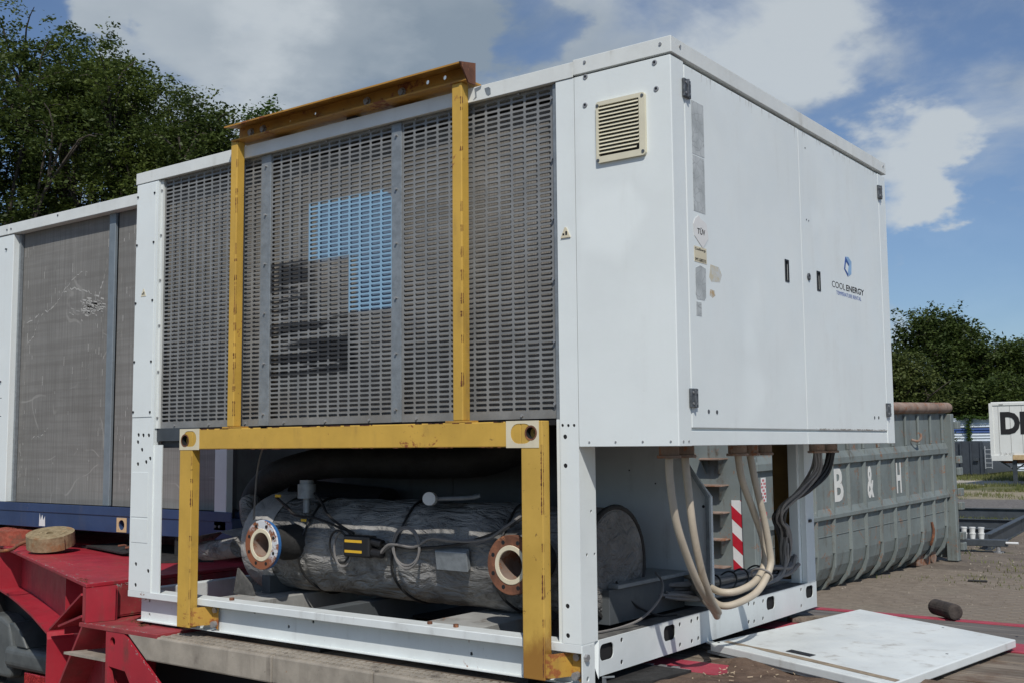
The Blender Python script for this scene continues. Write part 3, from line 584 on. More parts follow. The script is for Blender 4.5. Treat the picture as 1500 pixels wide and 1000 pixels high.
for d, y, z, w_, h_ in ((d1, .994, 1.7135, .042, .096), (d2, 1.352, 1.7095, .042, .090)):
    drill(d, MB().box(-.02, .01, y-w_/2+.004, y+w_/2-.004, z-h_/2+.004, z+h_/2-.004))
    obj('handle_recess', MB().box(-.0075, -.004, y-w_/2+.0045, y+w_/2-.0045, z-h_/2+.0045, z+h_/2-.0045), 'black', d)
    h = obj('handle', MB().box(-.0005, .003, y-w_/2, y-w_/2+.007, z-h_/2, z+h_/2).box(-.0005, .003, y+w_/2-.007, y+w_/2, z-h_/2, z+h_/2).box(-.0005, .003, y-w_/2+.007, y+w_/2-.007, z+h_/2-.007, z+h_/2).box(-.0005, .003, y-w_/2+.007, y+w_/2-.007, z-h_/2, z-h_/2+.007), 'black', d)
obj('lock', MB().lathe((0, 1.233, 1.715), (1, 0, 0), [(0, .017), (.006, .016), (.008, .010), (.004, .006), (.004, 0)], 16), 'hinge', d2, smooth=True)
for y, z, d in ((.107, 2.282, d1), (.107, 1.147, d1), (2.235, 2.277, d2), (2.237, 1.146, d2)):
    obj('hinge', MB().box(.001, .012, y-.028, y-.002, z-.034, z+.034).box(.001, .010, y+.002, y+.028, z-.034, z+.034).cyl((.012, y, z-.034), (.012, y, z+.034), .007, n=10), 'hinge', d, bevel=.0015)
    mb = MB()
    for a in (-.015, .015):
        for b in (-.02, .02): mb.cyl((.010, y+a, z+b), (.0145, y+a, z+b), .0045, n=8)
    obj('hinge_screws', mb, 'bolt', d, kind='stuff')
mb = MB()
for y, z in ((.23, 1.101), (.297, 1.10), (2.034, 1.104), (2.095, 1.105), (1.244, 2.303), (1.232, 1.973), (1.258, 1.972)): mb.cyl((.0005, y, z), (.002, y, z), .008 if z < 1.2 else .004, n=8)
obj('screw_holes', mb, 'hinge', d2, kind='stuff')
X = .0006
obj('weathered_sticker', MB().box(X, X+.0008, .150, .243, 1.835, 2.045), 'sticker_old', d1)
obj('weathered_sticker', MB().box(X, X+.0008, .149, .246, 2.05, 2.252), 'sticker_old', d1)
obj('weathered_sticker', MB().prism([(X, .150, 1.525), (X, .160, 1.508), (X, .218, 1.508), (X, .231, 1.52), (X, .235, 1.628), (X, .19, 1.636), (X, .152, 1.622)], (.0008, 0, 0)), 'sticker_old', d1)
obj('weathered_sticker', MB().box(X, X+.0008, .152, .193, 1.447, 1.498), 'sticker_old', d1)
hx = [(.155, 1.805), (.185, 1.822), (.2, 1.812), (.247, 1.80), (.262, 1.745), (.215, 1.702), (.150, 1.742), (.143, 1.785)]
s = obj('round_test_sticker', MB().prism([(X+.0005, a, b) for a, b in hx], (.0012, 0, 0)), 'white_print', d1)
text('printed_letters', 'TÜV', 'print_black', (X+.0018, .172, 1.752), (0, 1, 0), (0, 0, 1), .026, d1, .062, .01)
s = obj('rating_label', MB().box(X, X+.001, .146, .243, 1.646, 1.704), 'cream', d1)
text('printed_letters', 'CoolEnergy', 'print_black', (X+.0012, .150, 1.688), (0, 1, 0), (0, 0, 1), .011, d1, .086)
text('printed_letters', '3MT-GB02315', 'print_black', (X+.0012, .150, 1.650), (0, 1, 0), (0, 0, 1), .011, d1, .086)
t = NT('faded_glue'); n = t.noise(24, 5, .7); M['glue'] = t.set(t.mix(t.rng(n, .4, .6), (.56, .58, .56), (.55, .50, .36)), .6)
obj('glue_mark', MB().prism([(X-.0004, .262, 1.60), (X-.0004, .28, 1.585), (X-.0004, .35, 1.59), (X-.0004, .368, 1.62), (X-.0004, .345, 1.648), (X-.0004, .275, 1.65)], (.0006, 0, 0)), 'glue', d1)
t = NT('rusty_glue'); n = t.noise(40, 5, .7); M['glue2'] = t.set(t.mix(t.rng(n, .4, .6), (.56, .55, .48), (.45, .30, .14)), .6)
obj('glue_mark', MB().prism([(X-.0004, .262, 1.532), (X-.0004, .285, 1.524), (X-.0004, .308, 1.535), (X-.0004, .303, 1.554), (X-.0004, .268, 1.556)], (.0006, 0, 0)), 'glue2', d1)
t = NT('grime_line'); n = t.noise(1, 5, .7, t.mapped((3, 14, 40))); M['grime_line'] = t.set(t.mix(t.rng(n, .42, .6), (.62, .64, .62), (.20, .17, .14)), .7)
mb = MB(); r_ = random.Random(31)
def drips(y0, y1, z, n_, lmax):
    for k in range(n_):
        y = r_.uniform(y0, y1); l = lmax*r_.random()**2; w_ = r_.uniform(.0012, .004)
        mb.add([(.0009, y, z), (.0009, y+w_, z), (.0009, y+w_*.6, z-l), (.0009, y+w_*.3, z-l)], [(0, 1, 2, 3)])
drips(.11, 1.15, 2.374, 46, .05); drips(1.18, 2.21, 2.372, 46, .05); drips(1.25, 2.2, 1.048, 60, .008)
obj('dirt_runs', mb, 'grime_line', d2, kind='stuff')
for (y0, y1) in ((1.3, 2.2),): obj('seam_dirt', MB().box(.0006, .0010, y0, y1, 1.0405, 1.046), 'grime_line', d2)
# printed logo
def poly(name, pts, mat, par, dx=.0007): return obj(name, MB().prism([(X, a, b) for a, b in pts], (dx, 0, 0)), mat, par)
poly('logo_mark', [(1.705, 1.868), (1.745, 1.872), (1.787, 1.853), (1.780, 1.792), (1.742, 1.776), (1.735, 1.80), (1.75, 1.838)], 'print_paleblue', d2)
poly('logo_mark', [(1.705, 1.868), (1.752, 1.838), (1.752, 1.826), (1.712, 1.845), (1.698, 1.808), (1.735, 1.788), (1.733, 1.772), (1.683, 1.806)], 'print_blue', d2, .0011)
text('printed_letters', 'COOL', 'print_black', (X, 1.517, 1.702), (0, 1, 0), (0, 0, 1), .030, d2, .172, -.004)
text('printed_letters', 'ENERGY', 'print_black', (X, 1.703, 1.702), (0, 1, 0), (0, 0, 1), .030, d2, .245, .018)
text('printed_letters', 'TEMPERATURE RENTAL', 'print_blue', (X, 1.570, 1.672), (0, 1, 0), (0, 0, 1), .018, d2, .335, -.002)
# warning triangles
for x, z in ((-.465, 1.785), (-3.147, 1.794)):
    tri = obj('warning_sticker', MB().prism([(x-.022, -.0052, z-.018), (x+.022, -.0052, z-.018), (x+.003, -.0052, z+.022), (x-.003, -.0052, z+.022)], (0, .0012 if x < -1 else .0046, 0)), 'cream', ch)
    obj('warning_mark', MB().box(x-.012, x-.004, -.0062, -.0053, z-.008, z-.001).box(x+.001, x+.009, -.0062, -.0053, z-.008, z+.006), 'print_black', tri)
# louvred vent
x0, x1, z0, z1 = -.313, -.102, 2.028, 2.262
def rrect(x0, x1, z0, z1, r, y, n=5):
    p = []
    for cx, cz, a0 in ((x1-r, z1-r, 0), (x0+r, z1-r, 90), (x0+r, z0+r, 180), (x1-r, z0+r, 270)):
        for k in range(n+1): a = R(a0+90*k/n); p.append((cx+r*math.cos(a), y, cz+r*math.sin(a)))
    return p
fr = obj('vent_grille', MB().prism(rrect(x0, x1, z0, z1, .012, -.016), (0, .012, 0)), 'vent', ch, label='cream plastic louvre vent')
drill(fr, MB().prism(rrect(-.301, -.127, 2.052, 2.246, .004, -.05), (0, .10, 0)))
obj('vent_gap_shade', MB().box(-.302, -.126, -.0045, -.0038, 2.051, 2.247), 'black', fr)  # flat black plate paints the shade between slats, no recess is cut
for k in range(13):
    z = 2.2385-k*.0142; xr = -.130 if k < 12 else -.14
    obj('slat', MB().prism([(-.3005, -.0175, z-.0062), (-.3005, -.0160, z-.0075), (-.3005, -.0065, z+.0028), (-.3005, -.0075, z+.0045)], (xr+.3005, 0, 0)), 'vent', fr)
for x, z in ((-.305, 2.247), (-.112, 2.25), (-.305, 2.038), (-.112, 2.042)): obj('screw', MB().cyl((x, -.016, z), (x, -.0185, z), .0062, n=10), 'hinge', fr)

# cable glands and hoses under the cabinet -----------------------------
glands = [(-.15, .198), (-.15, .318), (-.16, .80), (-.16, .915), (-.16, 1.075), (-.25, 1.90), (-.25, 2.075)]
for i, (x, y) in enumerate(glands):
    r = .038 if i != 4 else .030; h = .045
    obj('cable_gland', MB().cyl((x, y, .976), (x, y, .976-h*.75), r, n=16).cyl((x, y, .976-h*.75), (x, y, .976-h), r*1.2, n=16), 'rust_brown' if i not in (5,) else 'rust_brown', ch, bevel=.002)
H = [[(-.15, .198, .95), (-.15, .200, .856), (-.15, .238, .704), (-.15, .313, .572), (-.16, .43, .44), (-.19, .60, .335), (-.225, .705, .285), (-.29, .80, .295), (-.40, .93, .315), (-.51, 1.07, .33), (-.62, 1.12, .33), (-.70, 1.02, .33)],
     [(-.15, .318, .95), (-.14, .326, .80), (-.135, .350, .645), (-.14, .42, .49), (-.16, .53, .375), (-.20, .665, .31), (-.245, .745, .30), (-.31, .83, .325), (-.42, .95, .345), (-.53, 1.09, .36), (-.63, 1.14, .36), (-.70, 1.02, .36)],
     [(-.16, .80, .95), (-.17, .86, .83), (-.19, 1.00, .70), (-.20, 1.118, .56), (-.20, 1.125, .46), (-.20, 1.03, .395), (-.22, .90, .365), (-.28, .86, .36), (-.38, .94, .37), (-.48, 1.05, .38), (-.60, 1.11, .385), (-.70, 1.02, .38)],
     [(-.16, .915, .95), (-.155, .95, .834), (-.15, 1.01, .687), (-.15, 1.066, .539), (-.15, 1.068, .45), (-.16, .96, .362), (-.19, .82, .325), (-.25, .79, .315), (-.36, .90, .33), (-.47, 1.02, .34), (-.60, 1.12, .35), (-.70, 1.03, .35)]]
for p in H: obj('hose', MB().tube(p, .0150, 14, 8), 'conduit', ch, smooth=True, label='beige flexible cable hose')
obj('hose_clip', MB().tube([(-.178+.047*math.cos(a), 1.045+.6*.036*math.sin(a), .418-.8*.036*math.sin(a)) for a in np.linspace(0, 6.283, 13)[:-1]], .0045, 6, 3, True), 'cable', ch)
random.seed(3)
def jig(p, s): return [tuple(c+random.gauss(0, s) for c in q) for q in p]
base1 = [(-.25, 1.90, .945), (-.27, 1.93, .84), (-.33, 1.86, .74), (-.40, 1.80, .66), (-.44, 1.86, .60), (-.44, 1.93, .55), (-.45, 1.95, .45), (-.46, 1.95, .36), (-.47, 1.86, .30), (-.48, 1.62, .285), (-.48, 1.36, .285), (-.49, 1.10, .29), (-.50, .93, .31), (-.55, .86, .33)]
base2 = [(-.25, 2.075, .945), (-.27, 2.06, .84), (-.33, 1.98, .75), (-.40, 1.86, .68), (-.44, 1.84, .61), (-.45, 1.90, .55), (-.46, 1.95, .45), (-.47, 1.94, .35), (-.48, 1.84, .30), (-.49, 1.60, .29), (-.49, 1.32, .285), (-.50, 1.08, .295), (-.52, .93, .31)]
for k in range(9): obj('cable', MB().tube(jig([(a+(.012*(k % 3)-.012), b+.011*(k//3)-.011, c_) for a, b, c_ in base1], .006), .0075, 6, 5), 'cable', ch, smooth=True)
for k in range(6): obj('cable', MB().tube(jig([(a+(.016*(k % 3)-.016), b+.014*(k//3), c_) for a, b, c_ in base2], .006), .0085, 6, 5), 'cable_black', ch, smooth=True)
run = [(-.46, 2.06, .38), (-.47, 1.98, .33), (-.50, 1.82, .335), (-.52, 1.62, .33), (-.53, 1.42, .325), (-.54, 1.22, .33), (-.55, 1.02, .335), (-.60, .90, .34)]
for k in range(9): a = k*.7; obj('cable', MB().tube(jig([(x+.030*math.cos(a)*(1 if k else 0), y, z+.026*math.sin(a)*(1 if k else 0)) for x, y, z in run], .005), .0105, 7, 5), 'cable', ch, smooth=True)
mb = MB()
for y in (1.12, 1.25, 1.42, 1.55, 1.72, 1.86): mb.tube([(-.525+.048*math.cos(a), y+.03*math.sin(a), .33+.044*math.sin(a)) for a in np.linspace(0, 6.283, 11)[:-1]], .0045, 5, 3, True)
obj('cable_ties', mb, 'cable_black', ch, kind='stuff')
obj('thin_cable', MB().tube([(-.56, .80, .43), (-.47, .70, .40), (-.43, .60, .35), (-.44, .48, .29), (-.47, .36, .265), (-.5, .2, .262), (-.56, .14, .27), (-.62, .2, .29)], .005, 6, 6), 'cable', ch, smooth=True)
obj('cable_trunking', MB().box(-.78, -.56, .42, 1.06, .2545, .395), 'inner_dark', ch, bevel=.002)
obj('trunking_lid', MB().box(-.80, -.54, .46, 1.075, .3955, .412), 'galv', ch, bevel=.002)
obj('low_box', MB().box(-.95, -.66, 1.15, 2.10, .254, .305), 'inner_dark', ch, bevel=.002)
obj('rail_top_dirt', MB().box(-.518, -.428, .13, 2.12, .2532, .2545), 'grime', ch)

# evaporator --------------------------------------------------------------
EY, EZ, ER = .54, .488, .236
V = []; F = []; nx_, na_ = 150, 72
for i in range(nx_+1):
    x = -2.62+(2.02)*i/nx_
    for k in range(na_):
        a = 2*math.pi*k/na_; q = Vector((x*2.2, math.cos(a)*1.0, math.sin(a)*1.0))
        r = ER+.012*noise.fractal(q*1.6, 1.0, 2.0, 3)
        cre = noise.noise(Vector((x*3, math.sin(a)*9, math.cos(a)*9))); r -= .013*max(0, 1-abs(cre)*7)*(.5+.5*noise.noise(Vector((x*2, 5, a))))
        for bx in (-2.26, -1.64, -1.05): r -= .012*math.exp(-((x-bx)/.02)**2)
        V.append((x, EY+r*math.cos(a), EZ+r*math.sin(a)))
F = [(i*na_+k, i*na_+(k+1) % na_, (i+1)*na_+(k+1) % na_, (i+1)*na_+k) for i in range(nx_) for k in range(na_)]
mb = MB(); mb.add(V, F); mb.add([(-.600, EY+(ER-.006)*math.cos(2*math.pi*k/40), EZ+(ER-.006)*math.sin(2*math.pi*k/40)) for k in range(40)], [tuple(range(40))])
ev = obj('evaporator', mb, 'insul', ch, smooth=True, label='grey padded evaporator barrel lying in the base frame')
obj('end_seam', MB().tube([(-.605, EY+(ER-.002)*math.cos(2*math.pi*k/24), EZ+(ER-.002)*math.sin(2*math.pi*k/24)) for k in range(24)], .012, 8, 2, True), 'rubber', ev, smooth=True)
obj('end_cover', MB().lathe((-.60, EY, EZ), (1, 0, 0), [(-.01, ER-.01), (.004, ER-.02), (.010, .12), (.008, .0)], 40), 'insul', ev, smooth=True)
obj('head_wrap', MB().lathe((-2.70, EY, EZ), (1, 0, 0), [(-.02, .02), (-.02, .20), (0, .245), (.05, .262), (.10, .258), (.13, .262), (.17, .262), (.20, .24)], 40), 'pad', ev, smooth=True, label='thick pale wrap round the far left head')
for x in (-2.26, -1.64, -1.05): obj('strap', MB().tube([(x+.02*math.sin(k), EY+(ER+.001)*math.cos(2*math.pi*k/20), EZ+(ER+.001)*math.sin(2*math.pi*k/20)) for k in range(20)], .006, 6, 3, True), 'cable_black', ev, smooth=True)
def flange(x, y, z, r, mat, matlip, ring=None):
    f = obj('pipe_flange', MB().lathe((x, y+.024, z), (0, -1, 0), [(0, .062), (0, r), (.020, r), (.024, r-.003), (.024, .062), (-.02, .062)], 48), mat, ev, smooth=False)
    cut = MB()
    for k in range(8): a = 2*math.pi*(k+.5)/8; cut.cyl((x+math.cos(a)*r*.80, y-.02, z+math.sin(a)*r*.80), (x+math.cos(a)*r*.80, y+.05, z+math.sin(a)*r*.80), .0095, n=10)
    f2 = MB()
    for k in range(8): a = 2*math.pi*(k+.5)/8; f2.cyl((x+math.cos(a)*r*.80, y-.0006, z+math.sin(a)*r*.80), (x+math.cos(a)*r*.80, y+.004, z+math.sin(a)*r*.80), .0088, n=10)
    obj('bolt_hole_shade', f2, 'black', ev, kind='stuff')  # black discs give the uncut holes their dark look
    obj('flange_lip', MB().lathe((x, y, z), (0, -1, 0), [(0, .058), (.003, .060), (.003, .076), (0, .078)], 40), matlip, ev, smooth=True)
    obj('pipe_bore', MB().lathe((x, y, z), (0, 1, 0), [(-.002, .059), (.03, .058), (.20, .057), (.26, .03), (.27, 0)], 32), 'rust_brown', ev, smooth=True)
    obj('pipe_stub', MB().lathe((x, y+.024, z), (0, 1, 0), [(0, .068), (.10, .070), (.12, .085), (.30, .09)], 32), 'insul_dark', ev, smooth=True)
flange(-2.33, .115, .517, .118, 'flange_blue', 'cream')
flange(-.83, .115, .508, .119, 'rust', 'cream')
obj('nameplate', MB().obox((-1.365, .3035, .460), (.182, -.004, 0), (0, -.02, -.018), (0, -.012, .082)), 'galv', ev, bevel=.002)
ab = obj('flow_switch', MB().box(-1.90, -1.73, .235, .295, .475, .575), 'black', ev, bevel=.012, seg=3, label='black flow switch box with two yellow stripes')
obj('yellow_stripe', MB().box(-1.885, -1.775, .2335, .2352, .542, .554).box(-1.885, -1.775, .2335, .2352, .495, .507), 'yellow_plastic', ev)
obj('switch_gland', MB().cyl((-1.73, .262, .55), (-1.67, .262, .54), .020, n=12).cyl((-1.73, .262, .50), (-1.67, .262, .495), .020, n=12), 'black', ev)
obj('temperature_probe', MB().cyl((-2.28, .36, .66), (-2.28, .36, .73), .018, n=12).cyl((-2.28, .36, .73), (-2.28, .36, .80), .045, n=16).cyl((-2.28, .36, .80), (-2.28, .36, .82), .035, n=16), 'galv', ev, smooth=True)
obj('pressure_gauge', MB().cyl((-1.46, .36, .745), (-1.44, .32, .748), .030, n=20), 'white_plastic', ev); obj('gauge_pipe', MB().tube([(-1.45, .37, .745), (-1.30, .42, .75), (-1.25, .45, .76)], .01, 8, 4), 'galv', ev)
C1 = [(-2.44, .30, .735), (-2.36, .30, .69), (-2.28, .29, .65), (-2.14, .29, .64), (-2.0, .285, .61), (-1.88, .275, .57)]
C2 = [(-2.36, .40, .79), (-2.2, .36, .74), (-2.08, .31, .66), (-1.96, .285, .61), (-1.86, .27, .58)]
C3 = [(-1.95+.065*math.cos(a), .265-.01*math.sin(a), .515+.075*math.sin(a)) for a in np.linspace(0, 6.28, 12)[:-1]]
C3b = [(-1.93+.058*math.cos(a), .268, .505+.082*math.sin(a)) for a in np.linspace(0, 6.28, 12)[:-1]]
C4 = [(-1.525+.082*math.cos(a), .262, .538+.085*math.sin(a)) for a in np.linspace(0, 6.28, 14)[:-1]]
C4b = [(-1.52+.076*math.cos(a), .258, .528+.088*math.sin(a)) for a in np.linspace(0, 6.28, 14)[:-1]]
C5 = [(-1.68, .26, .495), (-1.63, .262, .53), (-1.57, .262, .545), (-1.47, .262, .545), (-1.38, .27, .575), (-1.27, .27, .57), (-1.17, .27, .58), (-1.05, .27, .60), (-.96, .27, .64), (-.90, .30, .69)]
C6 = [(x, y-.008, z+.008*math.sin(i*1.7)) for i, (x, y, z) in enumerate(C5)]
C7 = [(-1.68, .262, .54), (-1.60, .27, .535), (-1.5, .268, .53), (-1.3, .268, .548), (-1.16, .268, .575), (-.98, .268, .632), (-.9, .29, .68)]
for i, (p, cl, m_) in enumerate(((C1, 0, 'cable_black'), (C2, 0, 'cable_black'), (C3, 1, 'cable_black'), (C3b, 1, 'cable'), (C4, 1, 'cable'), (C4b, 1, 'cable'), (C5, 0, 'cable'), (C6, 0, 'cable'), (C7, 0, 'cable_black'))):
    obj('cable', MB().tube(p, .0055 if cl else .0065, 6, 5, bool(cl)), m_, ev, smooth=True)
obj('yellow_cable_tag', MB().box(-2.43, -2.39, .285, .29, .735, .748), 'yellow_plastic', ev); obj('yellow_cable_tag', MB().box(-2.20, -2.165, .25, .254, .625, .637), 'yellow_plastic', ev)
obj('yellow_cable_tag', MB().obox((-.572, .56, .335), (0, .035, .012), (.006, 0, 0), (0, -.008, .022)), 'yellow_plastic', ev)
obj('end_cable', MB().tube([(-.575, .50, .42), (-.57, .56, .36), (-.55, .64, .30), (-.50, .72, .262), (-.46, .8, .259)], .005, 6, 5), 'cable_black', ev)
obj('saddle', MB().box(-2.56, -2.50, .32, .82, .253, .34), 'inner_dark', ev); obj('saddle', MB().box(-.90, -.84, .33, .78, .253, .31), 'inner_dark', ev)
obj('foot_gusset', MB().prism([(-2.66, .22, .253), (-2.50, .22, .253), (-2.52, .22, .30), (-2.63, .22, .38)], (0, .01, 0)), 'grime', ev)
# suction pipe, motor shapes and cables above the barrel
sp_ = obj('suction_pipe', MB().tube([(-2.74, .66, .46), (-2.95, .68, .50), (-3.07, .70, .60), (-3.08, .72, .70), (-2.98, .74, .80), (-2.80, .76, .86), (-2.5, .78, .90), (-2.0, .80, .90), (-1.5, .80, .92), (-1.3, .85, 1.0)], .085, 20, 6), 'insul_dark', ch, smooth=True, label='dark insulated suction pipe')
obj('suction_elbow', MB().tube([(-3.02, .62, .68), (-2.92, .56, .58), (-2.78, .54, .50)], .06, 14, 5), 'insul', sp_, smooth=True)
obj('pipe_sleeve', MB().tube([(-2.86, .42, .46), (-3.0, .45, .44), (-3.12, .48, .425), (-3.28, .52, .41)], .055, 14, 5), 'insul', ch, smooth=True)
obj('foil_sheet', MB().add([(-3.42, .46, .40), (-3.22, .42, .50), (-3.02, .42, .53), (-2.9, .44, .50), (-3.40, .62, .42), (-3.2, .60, .52), (-3.0, .6, .55), (-2.88, .6, .52)], [(0, 1, 5, 4), (1, 2, 6, 5), (2, 3, 7, 6)]), 'insul', ch, smooth=True)
obj('hanging_cable', MB().tube([(-2.42, .25, 1.05), (-2.50, .26, .97), (-2.56, .28, .86), (-2.60, .30, .70), (-2.64, .33, .58), (-2.68, .4, .50)], .005, 6, 6), 'cable', ch)
obj('compressor', MB().cyl((-2.95, .92, .70), (-2.25, .92, .66), .10, n=20), 'void', ch, smooth=True)

# yellow lifting frame -------------------------------------------------------
lf = group_part('lifting_frame', ch, 'yellow steel lifting frame with rust spots bolted over the grille side')
YF = -.048
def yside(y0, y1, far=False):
    ym = 'yellow_shaded' if far else 'yellow'  # far side takes the copy with shade in its colour
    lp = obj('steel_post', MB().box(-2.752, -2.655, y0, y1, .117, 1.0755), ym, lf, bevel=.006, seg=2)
    rp = obj('steel_post', MB().box(-.652, -.553, y0, y1, .117, 1.0755), ym, lf, bevel=.006, seg=2, label=None if far else 'yellow post with brown rust staining on its lower half')
    if not far: rp.data.materials.clear(); rp.data.materials.append(M['yellow_post'])
    bm_ = obj('steel_beam', MB().box(-2.6545, -.6525, y0, y1, .977, 1.075), ym, lf, bevel=.004, seg=2)
    return lp, rp, bm_
t = NT('stained_yellow_paint')
geo = t.n('ShaderNodeNewGeometry'); sep = t.n('ShaderNodeSeparateXYZ'); t.l(geo.outputs['Position'], sep.inputs[0])
n = t.noise(4, 6, .6); n3 = t.noise(14, 8, .75); c = t.mix(t.rng(n, .3, .7), (.48, .30, .055), (.59, .375, .075))
h_ = t.math('ADD', t.rng(sep.outputs[2], .10, .52, .42, -.10, False), t.math('MULTIPLY', t.noise(7, 8, .7, t.mapped((1, 1, .5))), .62))
c = t.mix(t.rng(h_, .42, .62, 0, .85), c, (.27, .12, .022)); c = t.mix(t.rng(t.noise(18, 8, .78), .60, .66, 0, .9), c, (.12, .045, .018)); c = t.mix(t.rng(n3, .64, .67), c, (.10, .04, .02))
M['yellow_post'] = t.set(c, .5, 0, n3, .15, .003)
lp, rp, bm_ = yside(YF, -.0005)
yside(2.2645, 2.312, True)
drill(lp, MB().cyl((-2.712, -.10, 1.02), (-2.712, -.02, 1.02), .026, n=24)); drill(rp, MB().cyl((-.604, -.10, 1.03), (-.604, -.02, 1.03), .024, n=24))
for (xa, xb), (cx, cr), (hx_, hz, hr) in (((-2.754, -2.60), (-2.675, .045), (-2.712, 1.02, .034)), ((-.722, -.567), (-.650, .046), (-.604, 1.03, .031))):
    pl = obj('corner_decal', MB().box(xa, xb, YF-.0018, YF-.0004, .974, 1.077), 'cream', lf)
    c2 = MB(); c2.prism(rrect(cx-.05, cx+.052, 1.028-.038, 1.028+.038, .036, YF-.05), (0, .10, 0)); drill(pl, c2); drill(pl, MB().cyl((hx_, YF-.05, hz), (hx_, YF+.05, hz), hr-.006, n=24))
    obj('rust_ring', MB().lathe((hx_, YF-.0016, hz), (0, -1, 0), [(0, hr-.0085), (.0006, hr-.0085), (.0006, hr-.002), (0, hr-.002)], 24), 'rust', lf)
    obj('hole_shade', MB().lathe((hx_, YF-.001, hz), (0, 1, 0), [(0, hr-.0085), (.036, hr-.0085), (.036, 0)], 24), 'void', lf)  # black lining stands in for the shade inside the hole
obj('upright', MB().box(-2.395, -2.347, YF, -.0015, 1.083, 2.464), 'yellow', lf, bevel=.004, seg=2)
obj('upright', MB().box(-.990, -.938, YF, -.0015, 1.083, 2.464), 'yellow', lf, bevel=.004, seg=2)
def edge_wear(x, z0, z1, amt, par=lf):
    mb = MB(); z = z0; r_ = random.Random(int(-x*1000))
    while z < z1:
        l = r_.uniform(.006, .05); 
        if r_.random() < amt:
            w_ = r_.uniform(.0015, .006); n_ = 4; 
            for q in range(n_): a, b = z+l*q/n_, z+l*(q+1)/n_; w1 = w_*r_.uniform(.3, 1.3); mb.add([(x-.004-w1, YF-.0007, a), (x-.004+w1*.4, YF-.0007, a), (x-.004+w1*.5, YF-.0007, b), (x-.004-w1*.8, YF-.0007, b)], [(0, 1, 2, 3)])
            w2 = w_*r_.uniform(.4, 1.2); mb.add([(x+.0007, YF+.003, z), (x+.0007, YF+.003+w2, z+l*.2), (x+.0007, YF+.003+w2*.7, z+l), (x+.0007, YF+.003, z+l)], [(0, 1, 2, 3)])
            mb.add([(x-.0042, YF-.0007, z), (x+.0007, YF+.0042, z), (x+.0007, YF+.0042, z+l), (x-.0042, YF-.0007, z+l)], [(0, 1, 2, 3)])
        z += l
    obj('worn_edge', mb, 'rust_edge', par, kind='stuff')
edge_wear(-2.347, 1.09, 2.46, .42); edge_wear(-.938, 1.09, 2.46, .30); edge_wear(-.553, .13, .97, .62); edge_wear(-2.655, .13, .97, .30)
mb = MB(); r_ = random.Random(9)
for k in range(60): x = r_.uniform(-2.6, -.7); w_ = r_.uniform(.01, .06); z = r_.choice([1.0745, .9775]); mb.box(x, x+w_, YF-.0007, YF-.0001, z-r_.uniform(.001, .003), z+.0005)
obj('worn_edge', mb, 'rust_edge', lf, kind='stuff')
obj('paint_peel', MB().prism([(-.912, -.0044, 2.392), (-.90, -.0044, 2.405), (-.905, -.0044, 2.440), (-.868, -.0044, 2.445), (-.872, -.0044, 2.432), (-.895, -.0044, 2.425), (-.893, -.0044, 2.40)], (0, -.0006, 0)).prism([(-.842, -.0044, 2.402), (-.832, -.0044, 2.395), (-.820, -.0044, 2.400), (-.822, -.0044, 2.425), (-.832, -.0044, 2.432), (-.852, -.0044, 2.430), (-.848, -.0044, 2.415)], (0, -.0006, 0)), 'galv', ch)
obj('foot_plate', MB().box(-2.43, -2.29, YF, -.004, 1.0757, 1.083), 'yellow_rusty', lf); obj('foot_plate', MB().box(-1.03, -.895, YF, -.004, 1.0757, 1.083), 'yellow_rusty', lf)
cb = obj('crossbar', MB().prism([(-2.385, -.10, 2.522), (-2.385, 0, 2.541), (-2.385, 0, 2.548), (-2.385, -.10, 2.529)], (1.476, 0, 0)).box(-2.385, -.9085, -.006, 0, 2.471, 2.5405).box(-2.385, -.9085, -.056, .045, 2.464, 2.471), 'crossbar', lf, label='rusty yellow channel bar across the top')
drill(cb, MB().cyl((-1.849, -.02, 2.515), (-1.849, .02, 2.515), .007, n=10).cyl((-1.16, -.02, 2.52), (-1.16, .02, 2.52), .010, n=12).cyl((-1.064, -.02, 2.52), (-1.064, .02, 2.52), .010, n=12).cyl((-2.02, -.02, 2.51), (-2.02, .02, 2.51), .005, n=10))
obj('end_cap', MB().prism([(-.9085, -.10, 2.529), (-.9085, .0, 2.548), (-.9085, .0, 2.455), (-.9085, -.045, 2.455)], (.007, 0, 0)), 'rust', lf)
for x in (-2.295, -2.205, -1.512, -1.303): obj('bolt', MB().cyl((x, -.006, 2.505), (x, -.010, 2.505), .020, n=16).cyl((x, -.010, 2.505), (x, -.020, 2.505), .0145, n=6), 'bolt', lf)
for x0, x1 in ((-2.18, -2.06), (-1.40, -1.22)): obj('roof_bearer', MB().box(x0, x1, .046, 2.25, 2.448, 2.468), 'yellow', lf)
obj('black_clip', MB().box(-1.66, -1.60, .01, .05, 2.4467, 2.463), 'black', lf)
for xa, xb in ((-2.654, -2.545), (-.552, -.443)):
    obj('bracket', MB().prism([(xa, -.040, .13), (xa, -.040, .212), (xa+.02, -.040, .216), (xb-.035, .046, .212), (xb, .046, .210), (xb, .046, .10), (xb-.035, .046, .10), (xb-.05, .02, .128)], (0, .008, 0)) if False else MB().add([(xa, -.044, .128), (xa+.025, -.044, .128), (xb-.045, .040, .128), (xb, .040, .105), (xb, .040, .216), (xb-.045, .040, .216), (xa+.025, -.044, .216), (xa, -.044, .214)], [(0, 1, 6, 7), (1, 2, 5, 6), (2, 3, 4, 5)]), 'yellow_rusty', lf)
    obj('bolt', MB().cyl((xb-.022, .040, .133), (xb-.022, .018, .133), .0155, n=8).cyl((xb-.022, .054, .2), (xb-.022, .028, .2), .014, n=8), 'bolt', lf)
